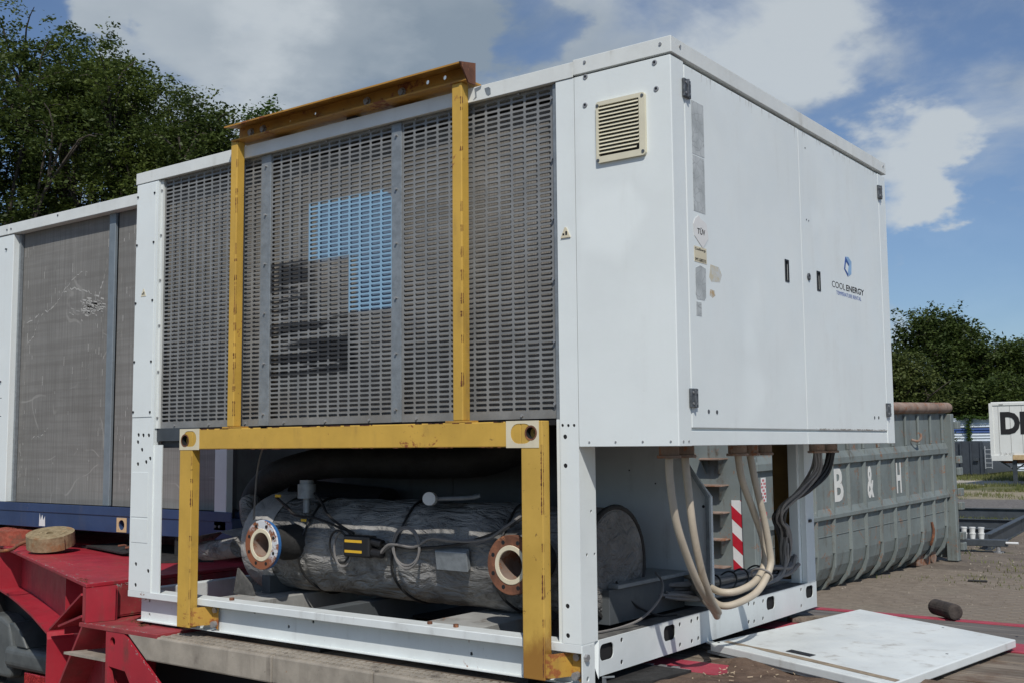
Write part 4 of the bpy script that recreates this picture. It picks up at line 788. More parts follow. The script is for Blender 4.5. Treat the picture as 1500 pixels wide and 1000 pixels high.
# ------------------------------------------------------------------ low loader trailer
tr = thing('low_loader_trailer', 'red low loader trailer with timber deck and tan side beam under both chillers', 'trailer', (-3.42, -.12, G))
A = Vector((-3.42, -.12, 0)); Ee = Vector((-.93848, .34532, 0)); Nn = Vector((-.34532, -.93848, 0))
def gp(s, z, off=0): p = A+Ee*s+Nn*off; return Vector((p.x, p.y, z))
obj('gooseneck_top', MB().prism([(-3.42, -.12, .262), (-3.42, 2.62, .262), (-9.5, 2.62, .262), tuple(gp(6.0, .262))], (0, 0, .02)), 'red', tr, bevel=.003)
obj('gooseneck_web', MB().prism([gp(.02, .26, -.15), gp(5.8, .26, -.15), gp(5.8, -.06, -.15), gp(2.5, -.06, -.15), gp(1.6, -.13, -.15), gp(1.03, -.13, -.15), gp(1.05, -.74, -.15), gp(.02, -.74, -.15)], Nn*-.014), 'red', tr)
curve = [(5.8, -.06), (2.45, -.035), (2.1, -.04), (1.55, -.06), (1.02, -.10), (1.0, -.14), (1.03, -.72)]
mb = MB()
for (s0, z0_), (s1, z1_) in zip(curve[:-1], curve[1:]):
    mb.prism([gp(s0, z0_, 0), gp(s1, z1_, 0), gp(s1, z1_, -.155), gp(s0, z0_, -.155)], Vector((0, 0, -.014)) if abs(s1-s0) > .1 else Ee*.014)
obj('lower_flange', mb, 'red', tr)
def rib(s0, z0_, s1, z1_, name='rib', t_=.012, d0=0, m_='red'):
    a, b = Vector((s0, z0_)), Vector((s1, z1_)); nn = (b-a).normalized(); q = Vector((-nn.y, nn.x))*t_
    return obj(name, MB().prism([gp(s0, z0_, d0), gp(s1, z1_, d0), gp(s1, z1_, -.15), gp(s0, z0_, -.15)], Ee*q.x+Vector((0, 0, q.y))), m_, tr)
obj('rib', MB().prism([gp(.815, -.09, -.06), gp(.815, .26, -.06), gp(.815, .26, -.15), gp(.815, -.09, -.15)], Ee*.012), 'red', tr); rib(.12, .21, .965, -.085); rib(.10, .10, .70, -.03); rib(.03, .075, .68, -.38, t_=.02); rib(2.9, -.06, 2.9, .26)
obj('corner_column', MB().prism([gp(.0, .085, 0), gp(.075, .085, 0), gp(.075, .085, -.15), gp(0, .085, -.15)], (0, 0, .176)), 'red', tr)
obj('step_face', MB().box(-3.455, -3.4205, -.115, 2.6, .09, .261), 'red_dirty', tr, bevel=.002)
obj('step_patch', MB().box(-3.4203, -3.417, .04, .62, .10, .245), 'red_dirty', tr, bevel=.001)
obj('ledge_plate', MB().box(-3.47, -2.80, -.125, 2.6, .062, .083), 'red_dirty', tr, bevel=.002)
fp = obj('bracket_plate', MB().prism([(-3.215, -.122, .0615), (-3.075, -.122, .0615), (-2.62, -.122, -.26), (-2.62, -.122, -.70), (-3.215, -.122, -.70)], (0, .016, 0)), 'red', tr)
drill(fp, MB().cyl((-3.17, -.2, .015), (-3.17, 0, .015), .022, n=14).prism([(-3.20, -.2, -.11), (-3.06, -.2, -.12), (-2.95, -.2, -.26), (-2.92, -.2, -.62), (-3.0, -.2, -.62)], (0, .3, 0)))
obj('bracket_side', MB().box(-3.229, -3.2155, -.122, .3, -.70, .0615), 'red', tr)
obj('ledge_step', MB().prism([(-3.62, -.115, -.095), (-3.23, -.115, -.095), (-3.23, .10, -.095), (-3.52, .10, -.095)], (0, 0, .012)), 'checker', tr)
obj('back_plate', MB().box(-3.60, -3.23, .101, .115, -.74, .061), 'red', tr)
def chip_line(pts, n_, sz, nm_=(0, 0, 1), mat='scuff'):
    mb = MB(); r_ = random.Random(n_)
    for (p, q) in zip(pts[:-1], pts[1:]):
        p, q = Vector(p), Vector(q); d = (q-p); u = d.normalized(); v = Vector(nm_).cross(u).normalized()
        for k in range(n_):
            c0 = p+d*r_.random()**1.0+v*r_.gauss(0, sz*.7); l, w_ = sz*r_.uniform(.3, 2.2), sz*r_.uniform(.15, .6)
            mb.add([c0, c0+u*l, c0+u*l*.8+v*w_, c0+u*l*.1+v*w_*.8], [(0, 1, 2, 3)])
    obj('paint_chips', mb, mat, tr, kind='stuff')
chip_line([gp(.03, .2832, -.012), gp(3.0, .2832, -.012)], 70, .012); chip_line([(-3.432, -.10, .2832), (-3.432, .45, .2832)], 40, .010); chip_line([gp(.05, .2832, -.02), gp(.35, .2832, -.05)], 25, .02, mat='rust_edge')
chip_line([(-3.4198, .02, .10), (-3.4198, .06, .25)], 30, .012, (1, 0, 0)); chip_line([(-3.4198, -.1, .255), (-3.4198, .3, .255)], 26, .008, (1, 0, 0)); chip_line([(-3.44, -.115, .0838), (-2.9, -.115, .0838)], 50, .009)
chip_line([(-3.07, -.1235, .055), (-2.64, -.1235, -.24)], 30, .007, (0, -1, 0)); chip_line([(-3.3, .1, .0838), (-3.1, .0, .0838)], 40, .03, mat='rust_edge')
chip_line([(-5.0, .6, .2835), (-4.2, .3, .2835)], 18, .010); chip_line([(-3.9, .1, .2835), (-3.5, .1, .2835)], 12, .012)
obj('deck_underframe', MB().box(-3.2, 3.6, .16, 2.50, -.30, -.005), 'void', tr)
secs = [(-3.055, -1.970), (-1.966, -1.360), (-1.356, -.74), (-.736, .2), (.204, 1.5), (1.504, 3.6)]
for i, (a, b) in enumerate(secs):
    p = [(a if i else a, .07), (b, .07), (b, -.048), (a if i else a+.17, -.048)]
    obj('side_beam', MB().prism([(x, -.125, z) for x, z in p], (0, .135, 0)), 'checker', tr, bevel=.008, seg=2)
mb = MB()
for i in range(150):
    x = -3.02+i*.042
    for y in (-.095, -.04, .0): mb.box(x+(.02 if y == -.04 else 0), x+.026+(.02 if y == -.04 else 0), y-.009, y+.009, .069, .0745)
obj('tread_studs', mb, 'checker', tr, kind='stuff')
random.seed(11)
for y0, y1, m_ in ((.02, .61, 'plank'), (.825, 1.775, 'plank'), (2.005, 2.495, 'plank_grey')):
    n_ = round((y1-y0)/.115 if m_ == 'plank' else (y1-y0)/.12); wv = (y1-y0)/n_
    for k in range(n_):
        x = -3.0+random.uniform(0, .6)*0; 
        cuts = [-3.0, random.uniform(-.95, -.7), random.uniform(1.6, 2.0), 3.6]
        for a, b in zip(cuts[:-1], cuts[1:]):
            dz = random.uniform(-.005, .003)
            o = obj('deck_plank', MB().box(a+.003, b-.003, y0+k*wv+.003, y0+(k+1)*wv-.003, .03, .070+dz), m_, tr, bevel=.003)
            o.data.transform(Matrix.Translation((0, 0, 0)))
for y0, y1 in ((.62, .815), (1.785, 1.995), (2.505, 2.57)): obj('red_deck_beam', MB().box(-3.0, 3.6, y0, y1, .0, .071), 'red_deck', tr, bevel=.002)
obj('toothed_strip', MB().box(-.52, -.30, .595, .612, .0725, .079).box(-.50, -.47, .59, .617, .079, .084).box(-.44, -.41, .59, .617, .079, .084).box(-.38, -.35, .59, .617, .079, .084), 'bolt', tr)
# dirt and rotten timber on the deck
V = []; F = []; nx_, ny_ = 60, 44
for i in range(nx_+1):
    for j in range(ny_+1):
        x = -.42+1.6*i/nx_; y = -.02+1.05*j/ny_; e = min(i, nx_-i, j, ny_-j)/7
        hgt = .074+(.020*noise.fractal(Vector((x*4, y*4, 2)), 1, 2, 5)+.007)*min(1, e)-.012*(1-min(1, e))
        if .60 < y < .83 and x < -.20: hgt -= .03*min(1, (-.20-x)/.04)
        V.append((x, y, hgt))
F = [(i*(ny_+1)+j, (i+1)*(ny_+1)+j, (i+1)*(ny_+1)+j+1, i*(ny_+1)+j+1) for i in range(nx_) for j in range(ny_)]
mb = MB(); mb.add(V, F); obj('deck_dirt', mb, 'dirt', tr, smooth=True, kind='stuff')
mb = MB(); random.seed(5)
for k in range(46):
    x, y = random.gauss(-.08, .10) if k < 26 else random.uniform(-.3, .8), random.gauss(.60, .05) if k < 26 else random.uniform(.3, 1.0); a = random.uniform(0, 3.14); l = random.uniform(.004, .022); z = .078+.006*random.random()
    mb.obox((x, y, z), (l*math.cos(a), l*math.sin(a), random.uniform(-.003, .003)), (-.0025*math.sin(a), .0025*math.cos(a), 0), (0, 0, .0025))
obj('wood_splinters', mb, 'cream_wood', tr, kind='stuff')
for x in (-2.95, -1.9, -.75): 
    b_ = obj('bearer_timber', MB().box(x-.05, x+.05, .05, 2.22, .0715, .0975), 'rubber'); tag(b_, {-2.95: 'black rubber covered timber under the left end of the chiller base', -1.9: 'black rubber covered timber under the middle of the chiller base', -.75: 'black rubber covered timber under the cabinet end of the chiller base'}[x], 'timber', 'bearers under the chiller')
o = obj('rubber_mat', MB().prism([(-.62, .05, .079), (-.30, .30, .079), (-.27, .56, .079), (-.60, .56, .079)], (0, 0, .010)), 'rubber'); tag(o, 'flat black rubber mat on the deck beside the chiller corner', 'mat')
o = obj('bent_strip', MB().prism([(-.44, .10, .080), (-.40, .14, .080), (-.395, .135, .086), (-.43, .098, .086)], (0, 0, .006)).obox((-.41, .12, .083), (.006, 0, 0), (0, .02, 0), (0, 0, .035)).obox((-.41, .12, .115), (.03, .04, 0), (-.008, .012, 0), (0, 0, .004)), 'galv'); tag(o, 'small bent metal strip under the corner of the white end rail', 'metal strip')
# white door panel lying on the deck
L_, T_, R_, B_ = Vector((-.385, .955, .125)), Vector((-.215, 2.33, .115)), Vector((.658, 1.81, .118)), Vector((.515, .565, .125))
pn = thing('loose_door_panel', 'flat white door panel with a strip of brown tape lying on the trailer deck', 'panel', (.1, 1.4, .075))
o = obj('sheet', MB().prism([L_, T_, R_, B_], (0, 0, -.034)), 'panel_white', pn, bevel=.004, seg=2)
u_ = (B_-L_); v_ = (T_-L_)
def pp(a, b, dz=.0012): return L_+u_*a+v_*b+Vector((0, 0, dz))
tape = MB()
edge = [(.03, .050, .075), (.12, .048, .078), (.18, .062, .075), (.30, .052, .085), (.55, .050, .082), (.85, .045, .075), (.99, .043, .072)]
for (a0, b0, c0), (a1, b1, c1) in zip(edge[:-1], edge[1:]):
    tape.add([pp(a0, b0), pp(a1, b1), pp(a1, c1), pp(a0, c0)], [(0, 1, 2, 3)])
obj('tape', tape, 'tape', pn); obj('handle_slot', MB().prism([pp(.36, .105, .001), pp(.50, .105, .001), pp(.50, .14, .001), pp(.36, .14, .001)], (0, 0, .0012)), 'black', pn)
obj('screw_hole', MB().cyl(pp(.02, .03, 0), pp(.02, .03, .002), .006, n=8).cyl(pp(.96, .96, 0), pp(.96, .96, .002), .006, n=8).cyl(pp(.60, .90, 0), pp(.60, .90, .002), .006, n=8).cyl(pp(.9, .5, 0), pp(.9, .5, .002), .006, n=8), 'black', pn)
obj('inner_lining', MB().prism([L_+Vector((-.02, .01, -.0345)), T_+Vector((0, -.03, -.0345)), R_+Vector((-.03, -.02, -.0345)), B_+Vector((-.05, .03, -.0345))], (0, 0, -.010)), 'galv', pn)
obj('edge_fold', MB().prism([L_+Vector((-.045, .03, -.006)), L_+Vector((.0, -.004, -.006)), L_+Vector((.02, .02, -.004)), L_+Vector((-.02, .06, -.004))], (0, 0, .003)), 'galv', pn)
o = obj('dark_roller', MB().cyl((.07, 2.655, .112), (.222, 2.50, .112), .041, n=20), 'log', bevel=.01, seg=2); tag(o, 'short dark round log lying on the deck behind the white panel', 'log')
o = obj('timber_scrap', MB().obox((-.44, 1.98, .072), (.17, .20, 0), (-.04, .03, 0), (0, 0, .022)).obox((-.30, 2.22, .072), (.05, .16, 0), (-.035, .01, 0), (0, 0, .016)), 'plank'); tag(o, 'broken pale timber scraps beside the end rail and the white panel', 'wood')

# straps, hook and mats on the gooseneck
def strap_roll(name, c, r, h, mat, label, cat='strap'):
    rt_ = thing(name, label, cat, c); pts = []; turns = 10; V = []; F = []
    n_ = turns*28
    for i in range(n_+1):
        a = 2*math.pi*i/28; rr = .02+(r-.02)*i/n_; z0_ = .002+.005*noise.noise(Vector((i*.05, 0, 0))); dz = .004*noise.noise(Vector((i*.13, 5, 0)))
        for q, (dr, z) in enumerate(((0, 0), (.0125, 0), (.0125, 1), (0, 1))): V.append((c[0]+(rr+dr)*math.cos(a), c[1]+(rr+dr)*math.sin(a), c[2]+z*(h+dz)+.001))
    F = [(i*4+q, i*4+(q+1) % 4, (i+1)*4+(q+1) % 4, (i+1)*4+q) for i in range(n_) for q in range(4)]
    mb = MB(); mb.add(V, F); obj('webbing', mb, mat, rt_)
    obj('core', MB().lathe((c[0], c[1], c[2]+.002), (0, 0, 1), [(0, r-.02), (h-.03, r-.02), (h-.03, .0)], 40), mat, rt_)
    return rt_
st1 = strap_roll('strap_roll', (-5.22, .745, .283), .150, .092, 'strap_tan', 'tan rolled lashing strap lying on the red gooseneck')
st1.rotation_mode = 'QUATERNION'; st1.rotation_quaternion = Matrix.Rotation(R(12), 4, Vector((.8, .6, 0))).to_quaternion(); st1.location.z += .044
hook = [(-5.36, .80, .345), (-5.46, .76, .35), (-5.49, .68, .335), (-5.46, .60, .305), (-5.46, .53, .298), (-5.52, .49, .30), (-5.58, .51, .312), (-5.60, .55, .33)]
ho_ = obj('hook', MB().tube(hook, .014, 10, 5, r_end=.009), 'rust', smooth=True, base=(-5.48, .62, .3)); tag(ho_, 'rusty steel strap hook lying beside the tan rolled strap', 'hook')
obj('loose_end', MB().prism([(-5.28, .88, .30), (-5.40, .84, .37), (-5.50, .80, .36), (-5.44, .72, .32), (-5.34, .70, .30)], (0, 0, .004)), 'strap_tan', st1)
st2 = strap_roll('strap_roll', (-6.05, .985, .283), .165, .105, 'strap_red', 'faded red rolled lashing strap at the left edge of the photo')
st2.rotation_mode = 'QUATERNION'; st2.rotation_quaternion = Matrix.Rotation(R(3), 4, Vector((.8, .6, 0))).to_quaternion(); st2.location.z += .009
o = obj('rubber_mat', MB().prism([(-5.35, 1.05, .283), (-4.75, .96, .283), (-4.0, .68, .283), (-3.75, .95, .283), (-4.9, 1.45, .283)], (0, 0, .014)), 'rubber'); tag(o, 'black rubber mat between the blue base and the red gooseneck', 'mat')
o = obj('mat_flap', MB().prism([(-5.25, 1.02, .298), (-4.55, .84, .298), (-4.35, .90, .33), (-4.9, 1.2, .33)], (0, 0, .01)), 'rubber'); tag(o, 'folded strip of black rubber beside the tan strap', 'mat')
for x in (-4.05, -6.7): o = obj('bearer_block', MB().box(x-.12, x+.12, .97, 2.2, .298, .418), 'rubber'); tag(o, 'dark block carrying the blue base behind the chiller post' if x > -5 else 'dark block carrying the blue base behind the red strap', 'block', 'blocks under the second chiller')
for k, (x, y, l) in enumerate(((-4.62, .86, .09), (-4.45, .80, .07))):
    o = obj('wire_scrap', MB().tube([(x, y, .346), (x+l*.5, y+.02, .352), (x+l, y, .347)], .006, 6, 4), 'rust'); tag(o, 'rusty wire scrap on the black mat, left one' if k == 0 else 'rusty wire scrap on the black mat, right one', 'scrap')

# second chiller on the gooseneck
s2 = thing('condenser_unit', 'second white unit with bare scratched grey coil and blue base on the gooseneck', 'chiller', (-5.9, 1.6, .42))
Y2 = .95
bb = obj('base_beam', MB().box(-9.2, -3.58, Y2, Y2+.10, .418, .545), 'blue', s2, bevel=.004)
drill(bb, MB().cyl((-4.72, Y2-.05, .472), (-4.72, Y2+.05, .472), .032, n=20).cyl((-6.33, Y2-.05, .472), (-6.33, Y2+.05, .472), .030, n=20))
obj('base_lip', MB().box(-9.2, -3.58, Y2-.006, Y2-.0005, .530, .590), 'blue', s2, bevel=.002)
cp = obj('corner_plate', MB().box(-4.775, -4.665, Y2-.004, Y2-.0005, .425, .52), 'cream_rust', s2)
drill(cp, MB().cyl((-4.72, Y2-.05, .472), (-4.72, Y2+.05, .472), .034, n=20))
obj('white_scuff', MB().prism([(-5.74, Y2-.0012, .43), (-5.66, Y2-.0012, .43), (-5.665, Y2-.0012, .50), (-5.685, Y2-.0012, .47), (-5.70, Y2-.0012, .51), (-5.72, Y2-.0012, .47), (-5.735, Y2-.0012, .52)], (0, .001, 0)), 'white_print', s2)
obj('base_far', MB().box(-9.2, -3.58, 2.3, 2.4, .418, .59), 'blue', s2); obj('base_end', MB().box(-3.68, -3.58, 1.051, 2.299, .418, .585), 'blue', s2)
obj('coil_panel', MB().box(-6.19, -5.03, Y2+.070, Y2+.098, .59, 2.64), 'coil_bare', s2, label='wide bare coil panel with white scratches')
obj('coil_panel', MB().box(-4.94, -3.76, Y2+.070, Y2+.098, .59, 2.64), 'coil_bare', s2, label='right bare coil panel, mostly hidden by the front chiller')
obj('coil_panel', MB().box(-9.0, -6.62, Y2+.070, Y2+.098, .59, 2.64), 'coil_bare', s2)
obj('coil_strip', MB().box(-5.022, -4.948, Y2+.045, Y2+.068, .59, 2.64), 'galv_blue', s2, bevel=.003)
obj('coil_strip', MB().box(-6.217, -6.193, Y2+.045, Y2+.069, .59, 2.64), 'galv', s2)
obj('corner_post', MB().box(-6.60, -6.22, Y2, Y2+.05, .591, 2.628), 'white', s2, bevel=.003)
obj('corner_post', MB().box(-3.755, -3.64, Y2, Y2+.05, .475, 2.628), 'white_frame', s2, bevel=.003)
obj('roof_trim', MB().box(-9.2, -6.285, Y2-.008, Y2+.06, 2.632, 2.712), 'trim', s2, bevel=.003); obj('roof_trim', MB().box(-6.281, -3.62, Y2-.008, Y2+.06, 2.632, 2.712), 'trim', s2, bevel=.003)
obj('body_shell', MB().box(-9.1, -3.66, Y2+.10, 2.38, .60, 2.70), 'inner_dark', s2)
mb = MB()
for x, z in ((-6.31, 2.67), (-6.25, 2.67), (-5.6, 2.69), (-6.32, 2.52), (-6.35, 1.2), (-6.34, 1.5)): mb.cyl((x, Y2-.0005 if z < 2.6 else Y2-.008, z), (x, Y2-.012, z), .008, n=6)
obj('screws', mb, 'hinge', s2, kind='stuff'); obj('post_seams', MB().box(-6.60, -6.32, Y2-.001, Y2+.001, 1.372, 1.376).box(-6.60, -6.32, Y2-.001, Y2+.001, 1.232, 1.238), 'hinge', s2)
obj('bolts', MB().cyl((-3.73, Y2-.001, .50), (-3.73, Y2-.012, .50), .010, n=6).cyl((-3.69, Y2-.001, .50), (-3.69, Y2-.012, .50), .010, n=6), 'hinge', s2, kind='stuff')
random.seed(4)
def scratch(pts, w_, jit=.01):
    P = []
    for (a, b), (c_, d) in zip(pts[:-1], pts[1:]):
        for q in range(7): f = q/7; P.append((a+(c_-a)*f+random.gauss(0, jit*.5), b+(d-b)*f+random.gauss(0, jit)))
    mb = MB()
    for p, q in zip(P[:-1], P[1:]):
        if random.random() < .82: ww = w_*random.uniform(.3, 1.2); mb.add([(p[0], Y2+.0692, p[1]), (q[0], Y2+.0692, q[1]), (q[0], Y2+.0692, q[1]+ww), (p[0], Y2+.0692, p[1]+ww*.7)], [(0, 1, 2, 3)])
    return mb
for pts, w_ in (([(-6.12, 1.93), (-5.95, 1.98), (-5.75, 2.03), (-5.62, 2.14), (-5.45, 2.24), (-5.30, 2.26)], .011), ([(-5.62, 2.12), (-5.5, 2.15), (-5.35, 2.12), (-5.2, 2.05)], .010), ([(-6.13, 1.75), (-6.02, 1.83), (-5.95, 1.95)], .009),
                ([(-5.07, 2.28), (-5.12, 2.16), (-5.18, 2.02)], .016), ([(-6.0, 1.06), (-5.85, 1.08), (-5.76, 1.16)], .007), ([(-5.18, 1.95), (-5.25, 1.65), (-5.32, 1.4)], .004)):
    obj('scratch', scratch(pts, w_, .007), 'scuff', s2, kind='stuff')
mb = MB()
for k in range(90):
    x, z = random.gauss(-5.28, .09), random.gauss(1.99, .035); w_ = random.uniform(.01, .06); h_ = random.uniform(.003, .012)
    mb.add([(x, Y2+.0691, z), (x+w_, Y2+.0691, z-.01), (x+w_, Y2+.0691, z+h_-.01), (x, Y2+.0691, z+h_)], [(0, 1, 2, 3)])
for k in range(120):
    x, z = random.choice([random.uniform(-6.17, -5.06), random.uniform(-4.92, -4.6), random.gauss(-6.12, .03), random.gauss(-5.1, .04)]), random.uniform(.65, 2.55); l = random.uniform(.01, .07); w_ = random.uniform(.002, .006)
    mb.add([(x, Y2+.0691, z), (x+w_, Y2+.0691, z), (x+w_, Y2+.0691, z+l), (x, Y2+.0691, z+l)], [(0, 1, 2, 3)])
obj('scuff_marks', mb, 'scuff', s2, kind='stuff')

# rear of the truck under the gooseneck
tk = thing('truck_tractor', 'rear of a truck under the red gooseneck, grey plastic mudguard and red tail lamp', 'truck', (-6.8, 1.5, G))
obj('mudguard', MB().box(-6.15, -5.45, .93, 1.5, -.615, -.455), 'mudguard', tk, bevel=.05, seg=4)
obj('mudguard_top', MB().prism([(-7.0, .96, -.70), (-6.10, .96, -.70), (-6.07, .96, -.48), (-6.13, .96, -.30), (-6.24, .96, -.26), (-7.0, .96, -.24)], (0, .5, 0)), 'mudguard', tk, bevel=.03, seg=3)
obj('mudguard_fin', MB().prism([(-5.98, .94, -.455), (-5.84, .94, -.455), (-5.93, .94, -.34), (-6.03, .94, -.285), (-6.10, .94, -.29)], (0, .45, 0)), 'mudguard', tk, bevel=.012, seg=2)
obj('tail_lamp', MB().box(-5.90, -5.50, .96, 1.05, -.80, -.625), 'tail_lamp', tk, bevel=.01, seg=2); obj('lamp_housing', MB().box(-6.3, -5.45, 1.055, 1.5, -.756, -.62), 'black', tk)
ty = obj('tyre', MB().lathe((-6.9, .94, -.28), (0, 1, 0), [(0, .28), (.0, .42), (.03, .47), (.30, .47), (.33, .42), (.33, .28)], 40), 'rubber', tk, smooth=True); obj('rim', MB().lathe((-6.9, .98, -.28), (0, 1, 0), [(.0, .28), (.08, .25), (.10, .1), (.02, .09), (.02, 0)], 32), 'steel_dark', ty, smooth=True)
obj('chassis', MB().box(-9, -5.0, 1.1, 1.3, -.35, -.1), 'black', tk); obj('chassis', MB().box(-9, -5.0, 1.9, 2.1, -.35, -.1), 'black', tk)
obj('far_tyre', MB().lathe((-6.9, 2.3, -.28), (0, 1, 0), [(0, 0), (.0, .42), (.03, .47), (.30, .47), (.33, .42), (.33, 0)], 32), 'rubber', tk, smooth=True)
obj('black_flap', MB().box(-9, -3.6, 2.4, 2.42, -.7, .25), 'black', tk)

# ------------------------------------------------------------------ open roll-off skip
F0 = Vector((-2.759, 13.369, -.745)); Dv = Vector((.05407, .99832, .02094)).normalized(); Nv = Vector((.99854, -.05408, 0)).normalized(); Hv = Vector((-.00113, -.02091, .99978)).normalized()
S0 = -6.05
def sp(s, h, n=0): return F0+Dv*s+Hv*h+Nv*n
sk = thing('rolloff_skip', 'large grey green open skip with rusty top rim and white letters B & H', 'skip', tuple(sp(-3, .02, -1.2)))
side = [(0, 2.16), (0, .50), (-.025, .36), (-.08, .23), (-.17, .13), (-.32, .05), (-.55, .02)]
def ext(prof, s0, s1, name, mat, par=sk, **k):
    """extrude (n, h) polygon along the skip"""
    return obj(name, MB().prism([sp(s0, h, n) for n, h in prof], Dv*(s1-s0)), mat, par, **k)
outer = side+[(n-(.04 if h > .4 else .0), h+(.0 if h > .4 else .05)) for n, h in side[::-1]]
ext([(n, h) for n, h in side]+[(-.55, .07), (-.34, .10), (-.20, .17), (-.11, .26), (-.06, .37), (-.04, .50), (-.04, 2.16)], S0, -.02, 'side_wall', 'skip')
ext([(-2.4-n, h) for n, h in side]+[(-2.4+.55, .07), (-2.4+.38, .10), (-2.4+.23, .18), (-2.4+.13, .30), (-2.4+.065, .43), (-2.4+.04, .58), (-2.4+.04, 2.16)], S0, -.02, 'side_wall', 'skip')
ext([(-.5, .02), (-1.9, .02), (-1.9, .07), (-.5, .07)], S0, -.02, 'floor', 'skip')
for k in range(-4, 10):
    s_ = -4.135+.48*k; 
    if s_ > -.2: continue
    wr = .042
    pr_ = [(0.002, 1.72), (.035, 1.70), (.035, .51), (.022, .35), (-.030, .205), (-.130, .095), (-.295, .005), (-.50, -.02), (-.50, .018), (-.32, .048), (-.17, .128), (-.078, .228), (-.023, .358), (.002, .50)]
    obj('rib', MB().prism([sp(s_+.012, h, n) for n, h in pr_], Dv*wr), 'skip', sk, bevel=.008)
    obj('rib_flank', MB().prism([sp(s_-.003, 0, .001)+Hv*.52, sp(s_+.0115, 0, .001)+Hv*.52, sp(s_+.0115, 0, .031)+Hv*.52], Hv*1.18), 'skip', sk)
    obj('rib', MB().prism([sp(s_+.012, h, n) for n, h in [(.002, 2.12), (.035, 2.11), (.035, 1.705), (.002, 1.705)]], Dv*wr), 'skip', sk, bevel=.008)
for h0, h1, d in ((1.545, 1.71, .042), (.915, 1.05, .041)):
    ext([(.002, h1), (d, h1-.085), (d, h0+.005), (.002, h0)], S0+.05, -.10, 'rail', 'skip', bevel=.006)
ext([(.003, .735), (.007, .733), (.007, .725), (.003, .723)], S0+.05, -.10, 'seam', 'skip')
obj('rim_pipe', MB().cyl(sp(S0-.02, 2.21, .01), sp(.05, 2.21, .01), .078, n=20), 'rust_brown', sk, bevel=.02, seg=2, smooth=True, label='brown rusty top rim pipe')
obj('rim_pipe', MB().cyl(sp(S0-.02, 2.21, -2.4), sp(.05, 2.21, -2.4), .078, n=20), 'rust_brown', sk, bevel=.02, seg=2)
obj('door_post', MB().prism([sp(-.10, h, n) for n, h in ((.10, 2.12), (.10, .0), (-.06, .0), (-.06, 2.12))], Dv*.12), 'skip', sk, bevel=.01)
obj('tail_door', MB().prism([sp(.022, h, n) for n, h in ((.06, 2.12), (.06, .03), (-2.46, .03), (-2.46, 2.12))], Dv*.06), 'skip', sk, bevel=.01)
for h in (1.95, 1.45, 1.28, .98, .78, .35, .20): obj('door_lug', MB().prism([sp(.0, h+.06, n) for n in (.101, .16)]+[sp(.0, h-.05, n) for n in (.16, .101)], Dv*.13), 'skip', sk, bevel=.008)
obj('tarp_hook', MB().tube([sp(-1.50, 1.78, .02), sp(-1.45, 1.76, .09), sp(-1.38, 1.80, .11), sp(-1.36, 1.86, .10)], .018, 8, 4), 'rust_brown', sk, smooth=True)
obj('chain', MB().tube([sp(-.85, .62, .01), sp(-.84, .5, .03), sp(-.86, .4, .02), sp(-.84, .3, -.02)], .02, 6, 4), 'rust', sk)
obj('roller', MB().cyl(sp(-.36, .085, -.15), sp(-.36, .085, -.50), .105, n=24), 'rust_brown', sk, bevel=.01); obj('roller_bracket', MB().prism([sp(-1.0, h, -.30) for h in (.25, .02)]+[sp(-.5, h, -.30) for h in (-.02, .25)], Nv*.14), 'rust_brown', sk)
obj('runner', MB().prism([sp(S0, h, -.75) for h in (.02, -.12)]+[sp(-.5, h, -.75) for h in (-.12, .02)], Nv*.1), 'rust_brown', sk)
# near end wall with ladder steps
obj('end_wall', MB().prism([sp(S0, h, n) for n, h in ((-.0, 2.14), (0, .58), (-.09, .27), (-.36, .05), (-2.04, .05), (-2.31, .27), (-2.4, .58), (-2.4, 2.14))], Dv*.05), 'skip', sk)
obj('corner_column', MB().prism([sp(S0-.03, h, n) for n, h in ((.03, 2.12), (.03, .10), (-.12, .10), (-.12, 2.12))], Dv*.12), 'skip', sk, bevel=.01)
for h in (1.68, 1.40, 1.115, .835, .55):
    st = obj('step', MB().prism([sp(S0-.13, h, -.55), sp(S0-.13, h, -.30), sp(S0-.001, h+.005, -.27), sp(S0-.001, h+.005, -.60)], Hv*.012), 'rust_brown', sk)
    obj('step_bracket', MB().prism([sp(S0-.12, h, -.31), sp(S0-.001, h, -.28), sp(S0-.001, h-.15, -.36), sp(S0-.03, h-.15, -.37)], Nv*-.012), 'skip', st)
    obj('step_bracket', MB().prism([sp(S0-.12, h, -.55), sp(S0-.001, h, -.60), sp(S0-.001, h-.15, -.54), sp(S0-.03, h-.15, -.53)], Nv*.012), 'skip', st)
def warning_board(o, ax, ay, w_, h_, flip, parent):
    o, ax, ay = Vector(o), Vector(ax).normalized(), Vector(ay).normalized(); nz = ax.cross(ay)
    b = obj('warning_board', MB().prism([o, o+ax*w_, o+ax*w_+ay*h_, o+ay*h_], nz*-.003), 'white_print', parent, label='red and white striped warning board')
    k = 0; st_ = .28
    y = -.16
    while y < h_:
        q = [(0, y+.16), (0, y+.30), (w_, y+.30-.16), (w_, y)] if not flip else [(0, y), (0, y+.14), (w_, y+.30), (w_, y+.16)]
        # clip to board
        def clip(poly_, lo):
            out = []
            for i in range(len(poly_)):
                a, c_ = poly_[i], poly_[(i+1) % len(poly_)]; ia = (a[1] >= 0) if lo else (a[1] <= h_); ic = (c_[1] >= 0) if lo else (c_[1] <= h_); lim = 0 if lo else h_
                if ia: out.append(a)
                if ia != ic: t_ = (lim-a[1])/(c_[1]-a[1]); out.append((a[0]+(c_[0]-a[0])*t_, lim))
            return out
        q = clip(clip(q, True), False)
        if len(q) > 2: obj('red_stripe', MB().prism([o+ax*a+ay*c_+nz*.0002 for a, c_ in q], nz*.0012), 'red_print', b)
        y += st_
warning_board(sp(S0-.006, .50, -.245), Nv, Hv, .19, .755, False, sk)
